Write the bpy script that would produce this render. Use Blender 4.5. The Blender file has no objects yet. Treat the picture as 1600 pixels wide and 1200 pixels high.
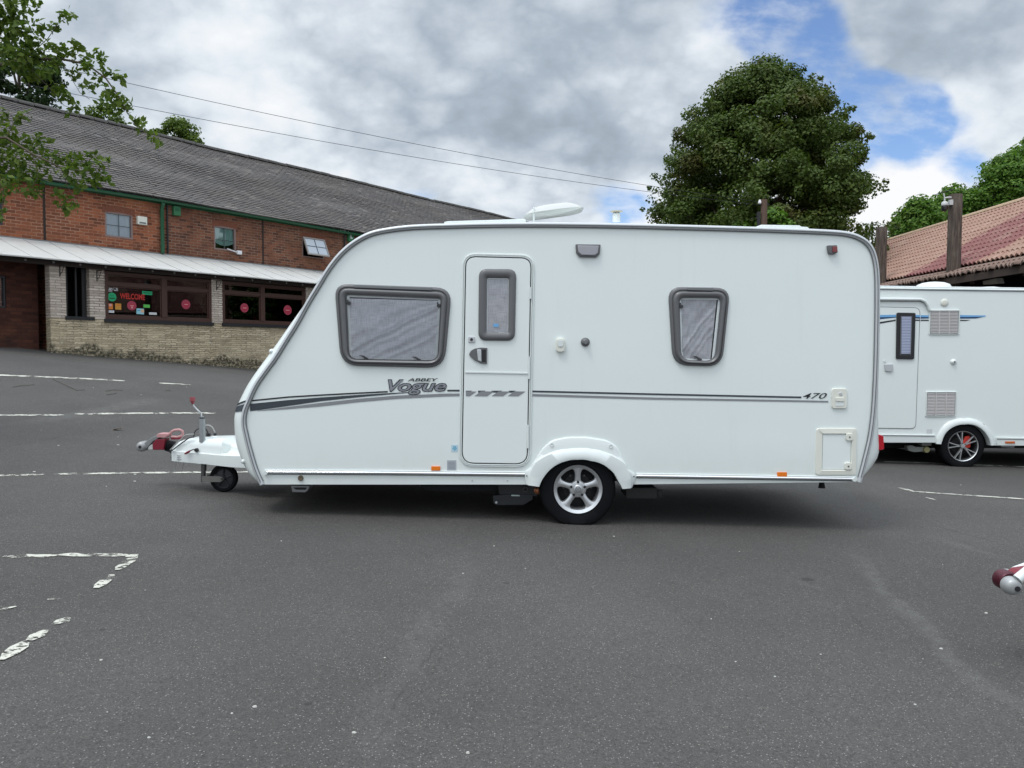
import bpy, bmesh, math, random
import numpy as np
from mathutils import Vector, Matrix, noise as mnoise
random.seed(7); RNG = np.random.default_rng(11)
SC = bpy.context.scene; COL = SC.collection

# ------------------------------------------------------------------ camera
FPX, CAMH = 1202.0, 1.45
PITCH = math.atan(48/FPX); PS, PC = math.sin(PITCH), math.cos(PITCH)
cam = bpy.data.cameras.new('camera'); cam_o = bpy.data.objects.new('camera', cam); COL.objects.link(cam_o)
cam.sensor_width = 36; cam.lens = 36*FPX/1600; cam.clip_end = 2000; cam.clip_start = .05
cam_o.location = (0, 0, CAMH); cam_o.rotation_euler = (math.pi/2-PITCH, 0, 0); SC.camera = cam_o
# ------------------------------------------------------------------ node helper
class NT:
    def __init__(s, tree): s.t = tree; s.n = tree.nodes; s.l = tree.links
    def add(s, typ, ins=None, **kw):
        nd = s.n.new(typ)
        for k, v in kw.items(): setattr(nd, k, v)
        if ins:
            for k, v in ins.items():
                sock = nd.inputs[k]
                if isinstance(v, bpy.types.NodeSocket): s.l.new(v, sock)
                else: sock.default_value = v
        return nd
    def m(s, op, a, b=0.0, c=0.0, clamp=False):
        nd = s.add('ShaderNodeMath', {0: a, 1: b, 2: c}, operation=op); nd.use_clamp = clamp
        return nd.outputs[0]
    def vm(s, op, a, b=(0, 0, 0)):
        nd = s.add('ShaderNodeVectorMath', {0: a, 1: b}, operation=op)
        return nd.outputs['Value'] if op in ('DOT_PRODUCT', 'LENGTH', 'DISTANCE') else nd.outputs[0]
    def mix(s, f, a, b, blend='MIX'):
        nd = s.n.new('ShaderNodeMix'); nd.data_type = 'RGBA'; nd.blend_type = blend
        for i, v in ((0, f), (6, a), (7, b)):
            if isinstance(v, bpy.types.NodeSocket): s.l.new(v, nd.inputs[i])
            else: nd.inputs[i].default_value = (*v, 1) if i > 0 and len(v) == 3 else v
        return nd.outputs[2]
    def noise(s, vec, scale, detail=4, rough=.55, dist=0.0):
        nd = s.add('ShaderNodeTexNoise', {'Scale': scale, 'Detail': detail, 'Roughness': rough, 'Distortion': dist})
        if vec is not None: s.l.new(vec, nd.inputs['Vector'])
        return nd.outputs['Fac']
    def ss(s, v, a, b):
        nd = s.add('ShaderNodeMapRange', {'Value': v, 'From Min': a, 'From Max': b, 'To Min': 0.0, 'To Max': 1.0}, interpolation_type='SMOOTHSTEP')
        return nd.outputs[0]
    def ramp(s, f, stops):
        nd = s.n.new('ShaderNodeValToRGB'); s.l.new(f, nd.inputs[0]); e = nd.color_ramp.elements
        while len(e) < len(stops): e.new(.5)
        for el, (p, c) in zip(e, stops): el.position = p; el.color = (*c, 1)
        return nd.outputs[0]
# ------------------------------------------------------------------ world: broken cloud over blue
SUN_EL, SUN_AZ = math.radians(64), math.radians(228)     # azimuth clockwise from +Y
w = bpy.data.worlds.new('World'); SC.world = w; w.use_nodes = True
T = NT(w.node_tree); T.n.clear()
tc = T.add('ShaderNodeTexCoord'); dv = tc.outputs['Generated']
sx = T.add('ShaderNodeSeparateXYZ', {0: dv}); zc = T.m('MAXIMUM', sx.outputs[2], 0.0)
den = T.m('ADD', zc, .55)
pv = T.add('ShaderNodeCombineXYZ', {0: T.m('DIVIDE', sx.outputs[0], den), 1: T.m('DIVIDE', sx.outputs[1], den), 2: 0.37}).outputs[0]
pv2 = T.vm('ADD', pv, (3.1, 7.7, .6))
def pdir(px, py):
    u, v = (px-800)/FPX, (600-py)/FPX
    return Vector((u, PC+v*PS, -PS+v*PC)).normalized()
def blob(px, py, rpx, sxf=1.0):
    c = pdir(px, py)
    d = T.vm('SUBTRACT', dv, tuple(c))
    if sxf != 1: d = T.vm('MULTIPLY', d, (1/sxf, 1, 1))
    return T.m('SUBTRACT', 1.0, T.m('DIVIDE', T.vm('LENGTH', d), rpx/FPX))
def sumblobs(L):
    out = None
    for (px, py, r, sf, a) in L:
        b = T.m('MULTIPLY', T.m('MAXIMUM', blob(px, py, r, sf), 0.0), a)
        out = b if out is None else T.m('ADD', out, b)
    return out
nA = T.noise(pv, 2.9, 9, .52, .1); nB = T.noise(pv2, 7.5, 8, .55, .05); nC = T.noise(pv2, .9, 3, .5, .0)
sky = T.add('ShaderNodeTexSky', sky_type='NISHITA'); sky.sun_disc = False
sky.sun_elevation = SUN_EL; sky.sun_rotation = SUN_AZ; sky.air_density = 1.0; sky.dust_density = .6
skyc = T.mix(1.0, sky.outputs[0], (.125, .140, .166), 'MULTIPLY')
gap = sumblobs([(1200, 15, 95, 1.5, 1.15), (1255, 85, 75, 1.3, .8), (1385, 195, 80, 1.1, 1.25), (1340, 140, 60, 1, .8), (1465, 205, 60, 1.7, .8), (1530, 265, 45, 1.4, .8), (965, 318, 50, 2.0, .8), (1330, 255, 40, 1, .6), (640, 312, 45, 2.2, .5)])
nD = T.noise(T.vm('MULTIPLY', pv2, (1.0, 1.6, 1)), 14.0, 6, .6, .1)
gapm = T.ss(T.m('ADD', gap, T.m('MULTIPLY', T.m('SUBTRACT', nB, .5), 1.5)), .24, .70)
dark = sumblobs([(560, 40, 130, 1.2, .5), (930, 60, 200, 1.5, .55), (800, 190, 200, 1.7, .3), (900, 250, 130, 1.6, .2), (1500, 60, 150, 1.5, .3), (1420, 100, 80, 1, .1), (100, 60, 200, 1, .25)])
lite = sumblobs([(1120, 45, 110, .9, .5), (1060, 120, 110, 1.2, .3), (1420, 290, 150, 1.8, .45), (640, 90, 110, 1.0, .2), (450, 90, 150, 1.4, .25), (880, 130, 70, 2.6, .15), (980, 330, 80, 1.6, .5), (360, 220, 160, 1.4, .15), (1560, 150, 120, 1, .2)])
nE = T.noise(T.vm('MULTIPLY', pv, (1.0, 1.25, 1)), 6.0, 9, .5, .1); nF = T.noise(T.vm('ADD', pv, (9, 4, 2)), 11.0, 7, .5, .1)
bil = T.m('ADD', T.m('MULTIPLY', T.m('ABSOLUTE', T.m('SUBTRACT', nE, .5)), 2.6), T.m('MULTIPLY', T.m('ABSOLUTE', T.m('SUBTRACT', nF, .5)), 1.5))
sh = T.m('ADD', T.m('ADD', T.m('MULTIPLY', T.m('SUBTRACT', nA, .5), 1.7), T.m('MULTIPLY', T.m('SUBTRACT', nB, .5), .55)), T.m('SUBTRACT', T.m('ADD', T.m('MULTIPLY', lite, 1.1), T.m('MULTIPLY', T.m('SUBTRACT', bil, .34), .5)), T.m('MULTIPLY', dark, .8)))
shf = T.m('ADD', sh, .635)
cloudc = T.ramp(shf, [(0.0, (.31, .37, .43)), (.28, (.42, .49, .57)), (.5, (.58, .65, .73)), (.72, (.78, .84, .90)), (1.0, (.97, .98, 1.0))])
# real overcast is several times brighter overhead (and round the hidden sun) than low down
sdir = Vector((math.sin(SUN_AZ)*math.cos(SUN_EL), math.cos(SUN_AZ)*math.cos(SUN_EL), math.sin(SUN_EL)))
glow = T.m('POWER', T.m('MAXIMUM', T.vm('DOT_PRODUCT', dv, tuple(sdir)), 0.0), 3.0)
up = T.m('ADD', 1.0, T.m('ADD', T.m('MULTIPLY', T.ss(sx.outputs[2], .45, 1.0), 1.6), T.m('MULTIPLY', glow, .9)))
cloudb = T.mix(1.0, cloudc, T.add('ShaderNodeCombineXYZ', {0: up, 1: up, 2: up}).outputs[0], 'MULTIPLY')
haz = T.m('MULTIPLY', T.ss(nD, .42, .75), .5)
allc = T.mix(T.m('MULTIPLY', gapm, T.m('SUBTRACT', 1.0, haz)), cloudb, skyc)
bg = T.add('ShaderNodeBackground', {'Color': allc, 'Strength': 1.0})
T.l.new(bg.outputs[0], T.add('ShaderNodeOutputWorld').inputs[0])
# ------------------------------------------------------------------ sun behind thin cloud
sl = bpy.data.lights.new('sun', 'SUN'); sl.energy = 1.1; sl.angle = math.radians(14); sl.color = (1, .96, .9)
so = bpy.data.objects.new('sun', sl); COL.objects.link(so); so.location = (0, 0, 30)
so.rotation_euler = sdir.to_track_quat('Z', 'Y').to_euler()
SC.view_settings.view_transform = 'Standard'; SC.view_settings.look = 'None'
SC.view_settings.exposure = 0.0; SC.view_settings.gamma = 1.0
SC.cycles.use_denoising = True; SC.cycles.max_bounces = 8; SC.cycles.transparent_max_bounces = 16

# ------------------------------------------------------------------ pixel rays (where things stand)
def ray(px, py):
    u, v = (px-800)/FPX, (600-py)/FPX
    return Vector((u, PC+v*PS, -PS+v*PC))
def W(px, py, Y):
    d = ray(px, py); return Vector((0, 0, CAMH)) + d*(Y/d.y)
def sstep(v, a, b):
    t = min(1, max(0, (v-a)/(b-a))); return t*t*(3-2*t)
def G(x, y):                                        # ground height: falls to the right, climbs to the building
    sp = math.log1p(math.exp(min(30, (-x-2)*3)))/3
    base = -.03*(max(-30, min(x, 13))-.56)+.016
    return base + .119*min(sp, 22)*sstep(y, 6, 17)
def GP(px, py):
    d = ray(px, py); k = .5
    while k < 80:
        p = Vector((0, 0, CAMH))+d*k
        if p.z < G(p.x, p.y): break
        k += .02
    return p
# building frame: x along the front, y into the building
BP = Vector((-10.3, 20.0, 0)); BA = math.atan2(1, .732)
BU = Vector((math.cos(BA), math.sin(BA), 0)); BN = Vector((-BU.y, BU.x, 0))
def BL(px, py, t):
    d = ray(px, py); k = (t+BP.dot(BN))/d.dot(BN); q = d*k
    return ((q-BP).dot(BU), q.z+CAMH)
def bworld(s, t, z): return BP+BU*s+BN*t+Vector((0, 0, z))

# ------------------------------------------------------------------ materials
MATS = {}
def mat(name, col, rough=.5, metal=0.0, var=.0, vscale=4.0, bump=0.0, bscale=60, coat=0.0, col2=None, emis=None, spec=.5, c2t=(.45, .65)):
    if name in MATS: return MATS[name]
    m = bpy.data.materials.new(name); m.use_nodes = True; t = NT(m.node_tree); b = t.n['Principled BSDF']
    b.inputs['Base Color'].default_value = (*col, 1); b.inputs['Roughness'].default_value = rough
    b.inputs['Metallic'].default_value = metal; b.inputs['Coat Weight'].default_value = coat
    b.inputs['Specular IOR Level'].default_value = spec
    co = t.add('ShaderNodeTexCoord').outputs['Object']
    n = t.noise(co, vscale, 6, .6)
    c = None
    if col2 is not None: c = t.mix(t.ss(n, *c2t), col, col2)
    if var > 0:
        k = t.m('ADD', 1-var/2, t.m('MULTIPLY', t.noise(co, vscale*2.7, 5, .6), var))
        kk = t.add('ShaderNodeCombineXYZ', {0: k, 1: k, 2: k}).outputs[0]
        c = t.mix(1.0, c if c is not None else col, kk, 'MULTIPLY')
    if c is not None: t.l.new(c, b.inputs['Base Color'])
    if bump > 0:
        bp = t.add('ShaderNodeBump', {'Strength': bump, 'Distance': .01, 'Height': t.noise(co, bscale, 4, .6)})
        t.l.new(bp.outputs[0], b.inputs['Normal'])
    MATS[name] = m; return m
white = mat('caravan_white', (.80, .855, .835), .28, coat=.25, var=.03, vscale=1.2)
white2 = mat('moulded_white', (.73, .775, .76), .3, coat=.2, var=.04, vscale=3)
white3 = mat('caravan_panel_grp', (.80, .85, .832), .3, coat=.2, var=.02, vscale=1.5)
def grime(m):                                        # faint rain streaks and road film, part of the paintwork
    t = NT(m.node_tree); b = t.n['Principled BSDF']; src = b.inputs['Base Color'].links[0].from_socket
    co = t.add('ShaderNodeTexCoord').outputs['Object']; st = t.noise(t.vm('MULTIPLY', co, (9, 9, .55)), 1.6, 6, .65)
    z = t.add('ShaderNodeSeparateXYZ', {0: co}).outputs[2]; low = t.m('SUBTRACT', 1.0, t.ss(z, .32, .8))
    c = t.mix(t.m('MULTIPLY', t.ss(st, .54, .74), .045), src, (.42, .40, .33)); c = t.mix(t.m('MULTIPLY', t.m('MULTIPLY', low, t.noise(co, 6, 5, .7)), .22), c, (.40, .38, .33)); t.l.new(c, b.inputs['Base Color'])
    t.l.new(t.add('ShaderNodeBump', {'Strength': .06, 'Distance': .05, 'Height': t.noise(co, 1.6, 3, .5)}).outputs[0], b.inputs['Normal'])
grime(white)
cream = mat('cream_plastic', (.76, .76, .68), .4, var=.05)
alu = mat('aluminium', (.56, .58, .59), .35, .25, var=.1, vscale=8)
chrome = mat('bright_trim', (.8, .81, .82), .15, .9)
greyrail = mat('grey_rubber_trim', (.17, .18, .185), .45)
raildk = mat('rail_groove', (.16, .17, .18), .5)
frameg = mat('window_frame_plastic', (.125, .124, .127), .38, var=.1, vscale=9, spec=.6)
black = mat('black_plastic', (.016, .016, .018), .45)
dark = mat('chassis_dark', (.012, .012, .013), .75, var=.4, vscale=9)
steel = mat('dark_galvanised', (.10, .10, .10), .5, .6, var=.4, vscale=20)
rubber = mat('tyre_rubber', (.0085, .0085, .010), .9, spec=.15, var=.25, vscale=12, bump=.25, bscale=90)
alloy = mat('alloy_wheel', (.60, .61, .62), .3, .75, var=.15, vscale=15)
red = mat('red_plastic', (.19, .012, .026), .35, var=.3, vscale=20)
pink = mat('faded_red_plastic', (.50, .26, .26), .5, var=.25, vscale=25)
redlamp = mat('red_lamp', (.5, .008, .02), .12, coat=.6)
orange = mat('orange_reflector', (.85, .2, .01), .25, coat=.5)
clearlamp = mat('clear_lamp', (.33, .33, .36), .15, coat=.8, var=.1)
copper = mat('copper_motor', (.5, .2, .1), .35, .7, var=.5, vscale=40)
sdark = mat('decal_charcoal', (.045, .055, .065), .4)
sgrey = mat('decal_grey', (.24, .25, .26), .4)
sblack = mat('decal_black', (.015, .016, .02), .4)
sblue = mat('decal_sky_blue', (.17, .42, .72), .4)
snavy = mat('decal_navy', (.015, .05, .15), .4)
def glassmat(name, tint, refl=1.0, rough=.02):
    m = bpy.data.materials.new(name); m.use_nodes = True; t = NT(m.node_tree); t.n.clear()
    tr = t.add('ShaderNodeBsdfTransparent', {'Color': (*tint, 1)}); gl = t.add('ShaderNodeBsdfGlossy', {'Color': (1, 1, 1, 1), 'Roughness': rough})
    fr = t.add('ShaderNodeFresnel', {'IOR': 1.45}); f = t.m('MULTIPLY', fr.outputs[0], refl, clamp=True)
    mx = t.add('ShaderNodeMixShader', {0: f, 1: tr.outputs[0], 2: gl.outputs[0]})
    t.l.new(mx.outputs[0], t.add('ShaderNodeOutputMaterial').inputs[0]); MATS[name] = m; return m
acryl = glassmat('smoked_acrylic', (.965, .965, .975), 1.1, .03)
wglass = glassmat('window_glass', (.5, .52, .53), .9, .01)
upglass = glassmat('upstairs_glass', (.88, .91, .93), 2.2, .01)
def clothmat(nm='silver_blind_cloth', k=1.0):
    m = bpy.data.materials.new(nm); m.use_nodes = True; t = NT(m.node_tree); b = t.n['Principled BSDF']
    co = t.add('ShaderNodeTexCoord').outputs['Object']
    v1 = t.noise(t.vm('MULTIPLY', co, (260, 1, 12)), 1, 2); v2 = t.noise(t.vm('MULTIPLY', co, (12, 1, 260)), 1, 2)
    f = t.ss(t.m('MULTIPLY', t.m('ADD', v1, v2), .5), .38, .62)
    c = t.mix(f, (.58*k, .59*k, .63*k), (.86*k, .87*k, .91*k)); t.l.new(c, b.inputs['Base Color'])
    b.inputs['Roughness'].default_value = .4; b.inputs['Metallic'].default_value = .1
    MATS['cloth'] = m; return m
cloth = clothmat(); cloth_grey = clothmat('grey_blind_cloth', .55)
def leafmat(name, c1, c2, c3, trans=.25):
    m = bpy.data.materials.new(name); m.use_nodes = True; t = NT(m.node_tree); t.n.clear()
    g = t.add('ShaderNodeNewGeometry'); r = g.outputs['Random Per Island']
    co = t.add('ShaderNodeTexCoord').outputs['Object']
    c = t.mix(r, c1, c2); c = t.mix(t.ss(t.noise(co, .7, 4, .6), .52, .75), c, c3)
    d = t.add('ShaderNodeBsdfPrincipled', {'Base Color': c, 'Roughness': .6, 'Specular IOR Level': .2})
    tl = t.add('ShaderNodeBsdfTranslucent', {'Color': t.mix(1.0, c, (1.3, 1.5, .6), 'MULTIPLY')})
    mx = t.add('ShaderNodeMixShader', {0: trans, 1: d.outputs[0], 2: tl.outputs[0]})
    t.l.new(mx.outputs[0], t.add('ShaderNodeOutputMaterial').inputs[0]); return m
bark = mat('bark', (.09, .07, .05), .9, var=.6, vscale=8, bump=.6, bscale=20)

# ------------------------------------------------------------------ object helpers
WLOC = {}
def tag(o, label=None, cat=None, group=None, kind=None):
    for k, v in (('label', label), ('category', cat), ('group', group), ('kind', kind)):
        if v: o[k] = v
    return o
def thing(name, label, cat, loc=(0, 0, 0), rz=0, group=None):
    o = bpy.data.objects.new(name, None); COL.objects.link(o); o.location = loc; o.rotation_euler = (0, 0, rz)
    o.empty_display_size = .2; tag(o, label, cat, group); WLOC[o.name] = (Vector(loc), rz); return o
class MB:
    def __init__(s): s.v = []; s.f = []
    def add(s, vs, fs):
        n = len(s.v); s.v.extend([tuple(p) for p in vs]); s.f.extend([tuple(i+n for i in f) for f in fs]); return s
    def box(s, x0, x1, y0, y1, z0, z1):
        return s.add([(x0, y0, z0), (x1, y0, z0), (x1, y1, z0), (x0, y1, z0), (x0, y0, z1), (x1, y0, z1), (x1, y1, z1), (x0, y1, z1)],
                     [(0, 3, 2, 1), (4, 5, 6, 7), (0, 1, 5, 4), (1, 2, 6, 5), (2, 3, 7, 6), (3, 0, 4, 7)])
    def prism(s, pts, y0, y1):                      # pts [(x,z)] outline, extruded along y
        n = len(pts); a = sum(pts[i][0]*pts[(i+1) % n][1]-pts[(i+1) % n][0]*pts[i][1] for i in range(n))
        if a < 0: pts = pts[::-1]
        vs = [(x, y0, z) for x, z in pts]+[(x, y1, z) for x, z in pts]
        return s.add(vs, [tuple(range(n)), tuple(range(2*n-1, n-1, -1))]+[(i, i+n, (i+1) % n+n, (i+1) % n) for i in range(n)])
    def sheet(s, pts, y):
        n = len(pts); a = sum(pts[i][0]*pts[(i+1) % n][1]-pts[(i+1) % n][0]*pts[i][1] for i in range(n))
        if a < 0: pts = pts[::-1]
        return s.add([(x, y, z) for x, z in pts], [tuple(range(n))])
    def loft(s, rings, closed=True, caps=False):
        n = len(rings[0]); m = len(rings); vs = [p for r in rings for p in r]; fs = []
        for j in range(m-1):
            for i in range(n if closed else n-1):
                k = (i+1) % n; fs.append((j*n+i, j*n+k, (j+1)*n+k, (j+1)*n+i))
        if caps: fs += [tuple(range(n-1, -1, -1)), tuple(range((m-1)*n, m*n))]
        return s.add(vs, fs)
    def tube(s, pts, r, seg=8, caps=True):
        pts = [Vector(p) for p in pts]; rs = r if isinstance(r, (list, tuple)) else [r]*len(pts); rings = []; up = None
        for i, p in enumerate(pts):
            d = (pts[min(i+1, len(pts)-1)]-pts[max(i-1, 0)])
            if d.length < 1e-9: d = Vector((0, 0, 1))
            d.normalize()
            if up is None: up = Vector((0, 0, 1)) if abs(d.z) < .9 else Vector((1, 0, 0))
            a = d.cross(up)
            if a.length < 1e-5: a = d.cross(Vector((.3, 1, .2)))
            a.normalize(); up = a.cross(d).normalized()
            rings.append([p+(a*math.cos(t)+up*math.sin(t))*rs[i] for t in [2*math.pi*k/seg for k in range(seg)]])
        return s.loft(rings, True, caps)
    def lathe(s, prof, c, axis='y', seg=32, closed=False, a0=0):
        rings = []
        for (r, h) in prof:
            ring = []
            for k in range(seg):
                t = 2*math.pi*k/seg+a0; u, v = r*math.cos(t), r*math.sin(t)
                ring.append((c[0]+u, c[1]+h, c[2]+v) if axis == 'y' else ((c[0]+u, c[1]+v, c[2]+h) if axis == 'z' else (c[0]+h, c[1]+u, c[2]+v)))
            rings.append(ring)
        if closed: rings.append(rings[0])
        return s.loft(rings, True, False if closed else True)
    def build(s, name, m, parent=None, smooth=None, bevel=0, world=True, seg=2, tagkw=None):
        off = Vector((0, 0, 0))
        if parent is not None and world:
            r = parent
            while r.parent: r = r.parent
            off = WLOC[r.name][0]
        me = bpy.data.meshes.new(name); me.from_pydata([(v[0]-off[0], v[1]-off[1], v[2]-off[2]) for v in s.v], [], s.f)
        bm = bmesh.new(); bm.from_mesh(me); bmesh.ops.recalc_face_normals(bm, faces=bm.faces)
        if bevel > 0:
            es = [e for e in bm.edges if len(e.link_faces) == 2 and e.calc_face_angle(0) > .6]
            bmesh.ops.bevel(bm, geom=es, offset=bevel, segments=seg, affect='EDGES', profile=.5, clamp_overlap=True)
        bm.to_mesh(me); bm.free(); me.materials.append(m)
        o = bpy.data.objects.new(name, me); COL.objects.link(o)
        if parent is not None: o.parent = parent
        if smooth is None: smooth = 20 if (bevel > 0) else 0
        if smooth:
            me.shade_smooth(); me.set_sharp_from_angle(angle=math.radians(smooth))
        if tagkw: tag(o, **tagkw)
        return o
def mb(): return MB()
def rquad(c, r, n=5):                               # rounded polygon through corners c with radii r (any 2D units)
    out = []; N_ = len(c); r = r if isinstance(r, (list, tuple)) else [r]*N_
    for i in range(N_):
        p = Vector(c[i]); a = (Vector(c[i-1])-p).normalized(); b = (Vector(c[(i+1) % N_])-p).normalized()
        p0, p1 = p+a*r[i], p+b*r[i]
        for k in range(n+1):
            t = k/n; q = p0*(1-t)**2+p*2*t*(1-t)+p1*t*t; out.append((q.x, q.y))
    return out
def offset_poly(pts, d):                            # crude inset toward centroid normal (2D), d>0 inwards
    n = len(pts); area = sum(pts[i][0]*pts[(i+1) % n][1]-pts[(i+1) % n][0]*pts[i][1] for i in range(n)); sg = 1 if area > 0 else -1
    out = []
    for i in range(n):
        a = Vector(pts[i-1]); b = Vector(pts[(i+1) % n]); t = (b-a)
        t = t.normalized() if t.length > 1e-9 else Vector((1, 0))
        nrm = Vector((-t.y, t.x))*sg; out.append((pts[i][0]+nrm.x*d, pts[i][1]+nrm.y*d))
    return out
def text_obj(body, name, m, parent, x0, x1, z0, z1, y, shear=0, bold=0, world=True, kind_y=None, rot=0):
    cu = bpy.data.curves.new('t', 'FONT'); cu.body = body; cu.shear = shear; cu.offset = bold; cu.size = 1; cu.resolution_u = 3
    tmp = bpy.data.objects.new('t', cu); COL.objects.link(tmp); dg = bpy.context.evaluated_depsgraph_get()
    me = bpy.data.meshes.new_from_object(tmp.evaluated_get(dg)); bpy.data.objects.remove(tmp); 
    co = np.array([v.co[:2] for v in me.vertices]); mn, mx = co.min(0), co.max(0)
    B = mb(); cs, sn = math.cos(rot), math.sin(rot); cx, cz = (x0+x1)/2, (z0+z1)/2
    vs = []
    for q in co:
        X = x0+(q[0]-mn[0])/(mx[0]-mn[0])*(x1-x0)-cx; Z = z0+(q[1]-mn[1])/(mx[1]-mn[1])*(z1-z0)-cz
        vs.append((cx+X*cs-Z*sn, y, cz+X*sn+Z*cs))
    B.add(vs, [tuple(p.vertices) for p in me.polygons]); bpy.data.meshes.remove(me)
    return B.build(name, m, parent, world=world)

# ================================================================== GROUND
def grid_ground():
    xs = np.concatenate([-np.geomspace(400, 26, 14), np.linspace(-25, 16, 165), np.geomspace(17, 400, 14)])
    ys = np.concatenate([-np.geomspace(60, 3, 6), np.linspace(-2, 36, 153), np.geomspace(38, 900, 14)])
    nx, ny = len(xs), len(ys)
    vs = [(x, y, G(x, y)) for y in ys for x in xs]
    fs = [(j*nx+i, j*nx+i+1, (j+1)*nx+i+1, (j+1)*nx+i) for j in range(ny-1) for i in range(nx-1)]
    m = bpy.data.materials.new('asphalt'); m.use_nodes = True; t = NT(m.node_tree); b = t.n['Principled BSDF']
    co = t.add('ShaderNodeTexCoord').outputs['Object']
    big = t.noise(co, .35, 5, .6); mid = t.noise(co, 2.3, 6, .65); fine = t.noise(co, 55, 3, .7); gr = t.noise(co, 150, 2, .7)
    c = t.mix(t.ss(big, .35, .7), (.066, .0615, .0575), (.087, .082, .0775))
    c = t.mix(t.m('MULTIPLY', t.ss(mid, .45, .8), .5), c, (.060, .0565, .054))
    k = t.m('MAXIMUM', t.m('ADD', -.75, t.m('ADD', t.m('MULTIPLY', fine, 1.1), t.m('MULTIPLY', gr, 2.4))), .25); kk = t.add('ShaderNodeCombineXYZ', {0: k, 1: k, 2: k}).outputs[0]
    c = t.mix(1.0, c, kk, 'MULTIPLY')
    vo = t.add('ShaderNodeTexVoronoi', {'Vector': co, 'Scale': 125.0}); pick = t.ss(t.add('ShaderNodeSeparateColor', {0: vo.outputs['Color']}).outputs[0], .80, .97)
    chip = t.m('MULTIPLY', t.m('LESS_THAN', vo.outputs['Distance'], .36), pick)
    c = t.mix(t.m('MULTIPLY', chip, t.m('ADD', .2, t.m('MULTIPLY', mid, .6))), c, (.44, .43, .40))
    vo2 = t.add('ShaderNodeTexVoronoi', {'Vector': co, 'Scale': 120.0}); pk2 = t.ss(t.add('ShaderNodeSeparateColor', {0: vo2.outputs['Color']}).outputs[1], .8, .95)
    c = t.mix(t.m('MULTIPLY', t.m('MULTIPLY', t.m('LESS_THAN', vo2.outputs['Distance'], .4), pk2), .5), c, (.035, .035, .038))
    # dusty scuffed bands where vehicles turn (wear marks in the surface)
    def band(a, bb, wd, amt):
        nonlocal c
        a, bb = GP(*a), GP(*bb); d = (bb-a).to_2d(); L = d.length; d.normalize()
        q = t.vm('SUBTRACT', co, (a.x, a.y, 0)); q = t.vm('MULTIPLY', q, (1, 1, 0))
        along = t.vm('DOT_PRODUCT', q, (d.x, d.y, 0)); perp = t.vm('DOT_PRODUCT', q, (-d.y, d.x, 0))
        bend = t.m('MULTIPLY', t.m('MULTIPLY', along, t.m('SUBTRACT', L, along)), .05)
        perp = t.m('ADD', perp, t.m('ADD', bend, t.m('MULTIPLY', t.m('SUBTRACT', t.noise(co, 1.3, 4), .5), .35)))
        f = t.m('SUBTRACT', 1.0, t.ss(t.m('ABSOLUTE', perp), wd*.15, wd))
        f = t.m('MULTIPLY', f, t.m('MULTIPLY', t.ss(along, -.2, .5), t.m('SUBTRACT', 1.0, t.ss(along, L-.3, L+.5))))
        f = t.m('MULTIPLY', f, t.ss(t.noise(co, 9, 5, .7), .3, .65))
        c = t.mix(t.m('MULTIPLY', f, amt), c, (.165, .162, .155))
    band((750, 880), (570, 1200), .12, .2); band((1335, 860), (1620, 1130), .09, .3); band((1460, 840), (1520, 858), .1, .5)
    band((30, 662), (240, 625), .3, .35); band((1220, 900), (1260, 912), .06, .4)
    def seam(a, bb, wd, amt, col=(.03, .029, .028)):
        nonlocal c
        a, bb = GP(*a), GP(*bb); d = (bb-a).to_2d(); L = d.length; d.normalize(); q = t.vm('SUBTRACT', co, (a.x, a.y, 0))
        along = t.vm('DOT_PRODUCT', q, (d.x, d.y, 0)); perp = t.m('ADD', t.vm('DOT_PRODUCT', q, (-d.y, d.x, 0)), t.m('MULTIPLY', t.m('SUBTRACT', t.noise(co, 3.5, 6, .7), .5), .14))
        f = t.m('MULTIPLY', t.m('SUBTRACT', 1.0, t.ss(t.m('ABSOLUTE', perp), wd*.3, wd)), t.m('MULTIPLY', t.ss(along, 0, .2), t.m('SUBTRACT', 1.0, t.ss(along, L-.3, L))))
        f = t.m('MULTIPLY', f, t.ss(t.noise(co, 5, 5, .7), .40, .56)); c = t.mix(t.m('MULTIPLY', f, amt), c, col)
    seam((560, 1195), (690, 990), .009, .5); seam((1290, 880), (1360, 1010), .02, .15); seam((0, 700), (420, 630), .03, .35); seam((1380, 800), (1600, 860), .02, .35)
    for (q_, rr_) in (((482, 1102), .018), ((792, 912), .02), ((1262, 906), .05), ((650, 1000), .012), ((160, 985), .02)):
        p_ = GP(*q_); dd_ = t.m('ADD', t.vm('LENGTH', t.vm('MULTIPLY', t.vm('SUBTRACT', co, tuple(p_)), (1, 1, 0))), t.m('MULTIPLY', t.m('SUBTRACT', t.noise(co, 30, 3), .5), rr_)); c = t.mix(t.m('MULTIPLY', t.m('SUBTRACT', 1.0, t.ss(dd_, rr_*.6, rr_)), .7), c, (.03, .029, .028))
    t.l.new(c, b.inputs['Base Color']); b.inputs['Roughness'].default_value = .82; b.inputs['Specular IOR Level'].default_value = .35
    h = t.m('ADD', t.m('MULTIPLY', gr, .5), t.m('MULTIPLY', fine, .8))
    t.l.new(t.add('ShaderNodeBump', {'Strength': .8, 'Distance': .008, 'Height': h}).outputs[0], b.inputs['Normal'])
    o = mb().add(vs, fs).build('car_park_ground', m, smooth=60); tag(o, kind='structure'); return o
grid_ground()

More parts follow.
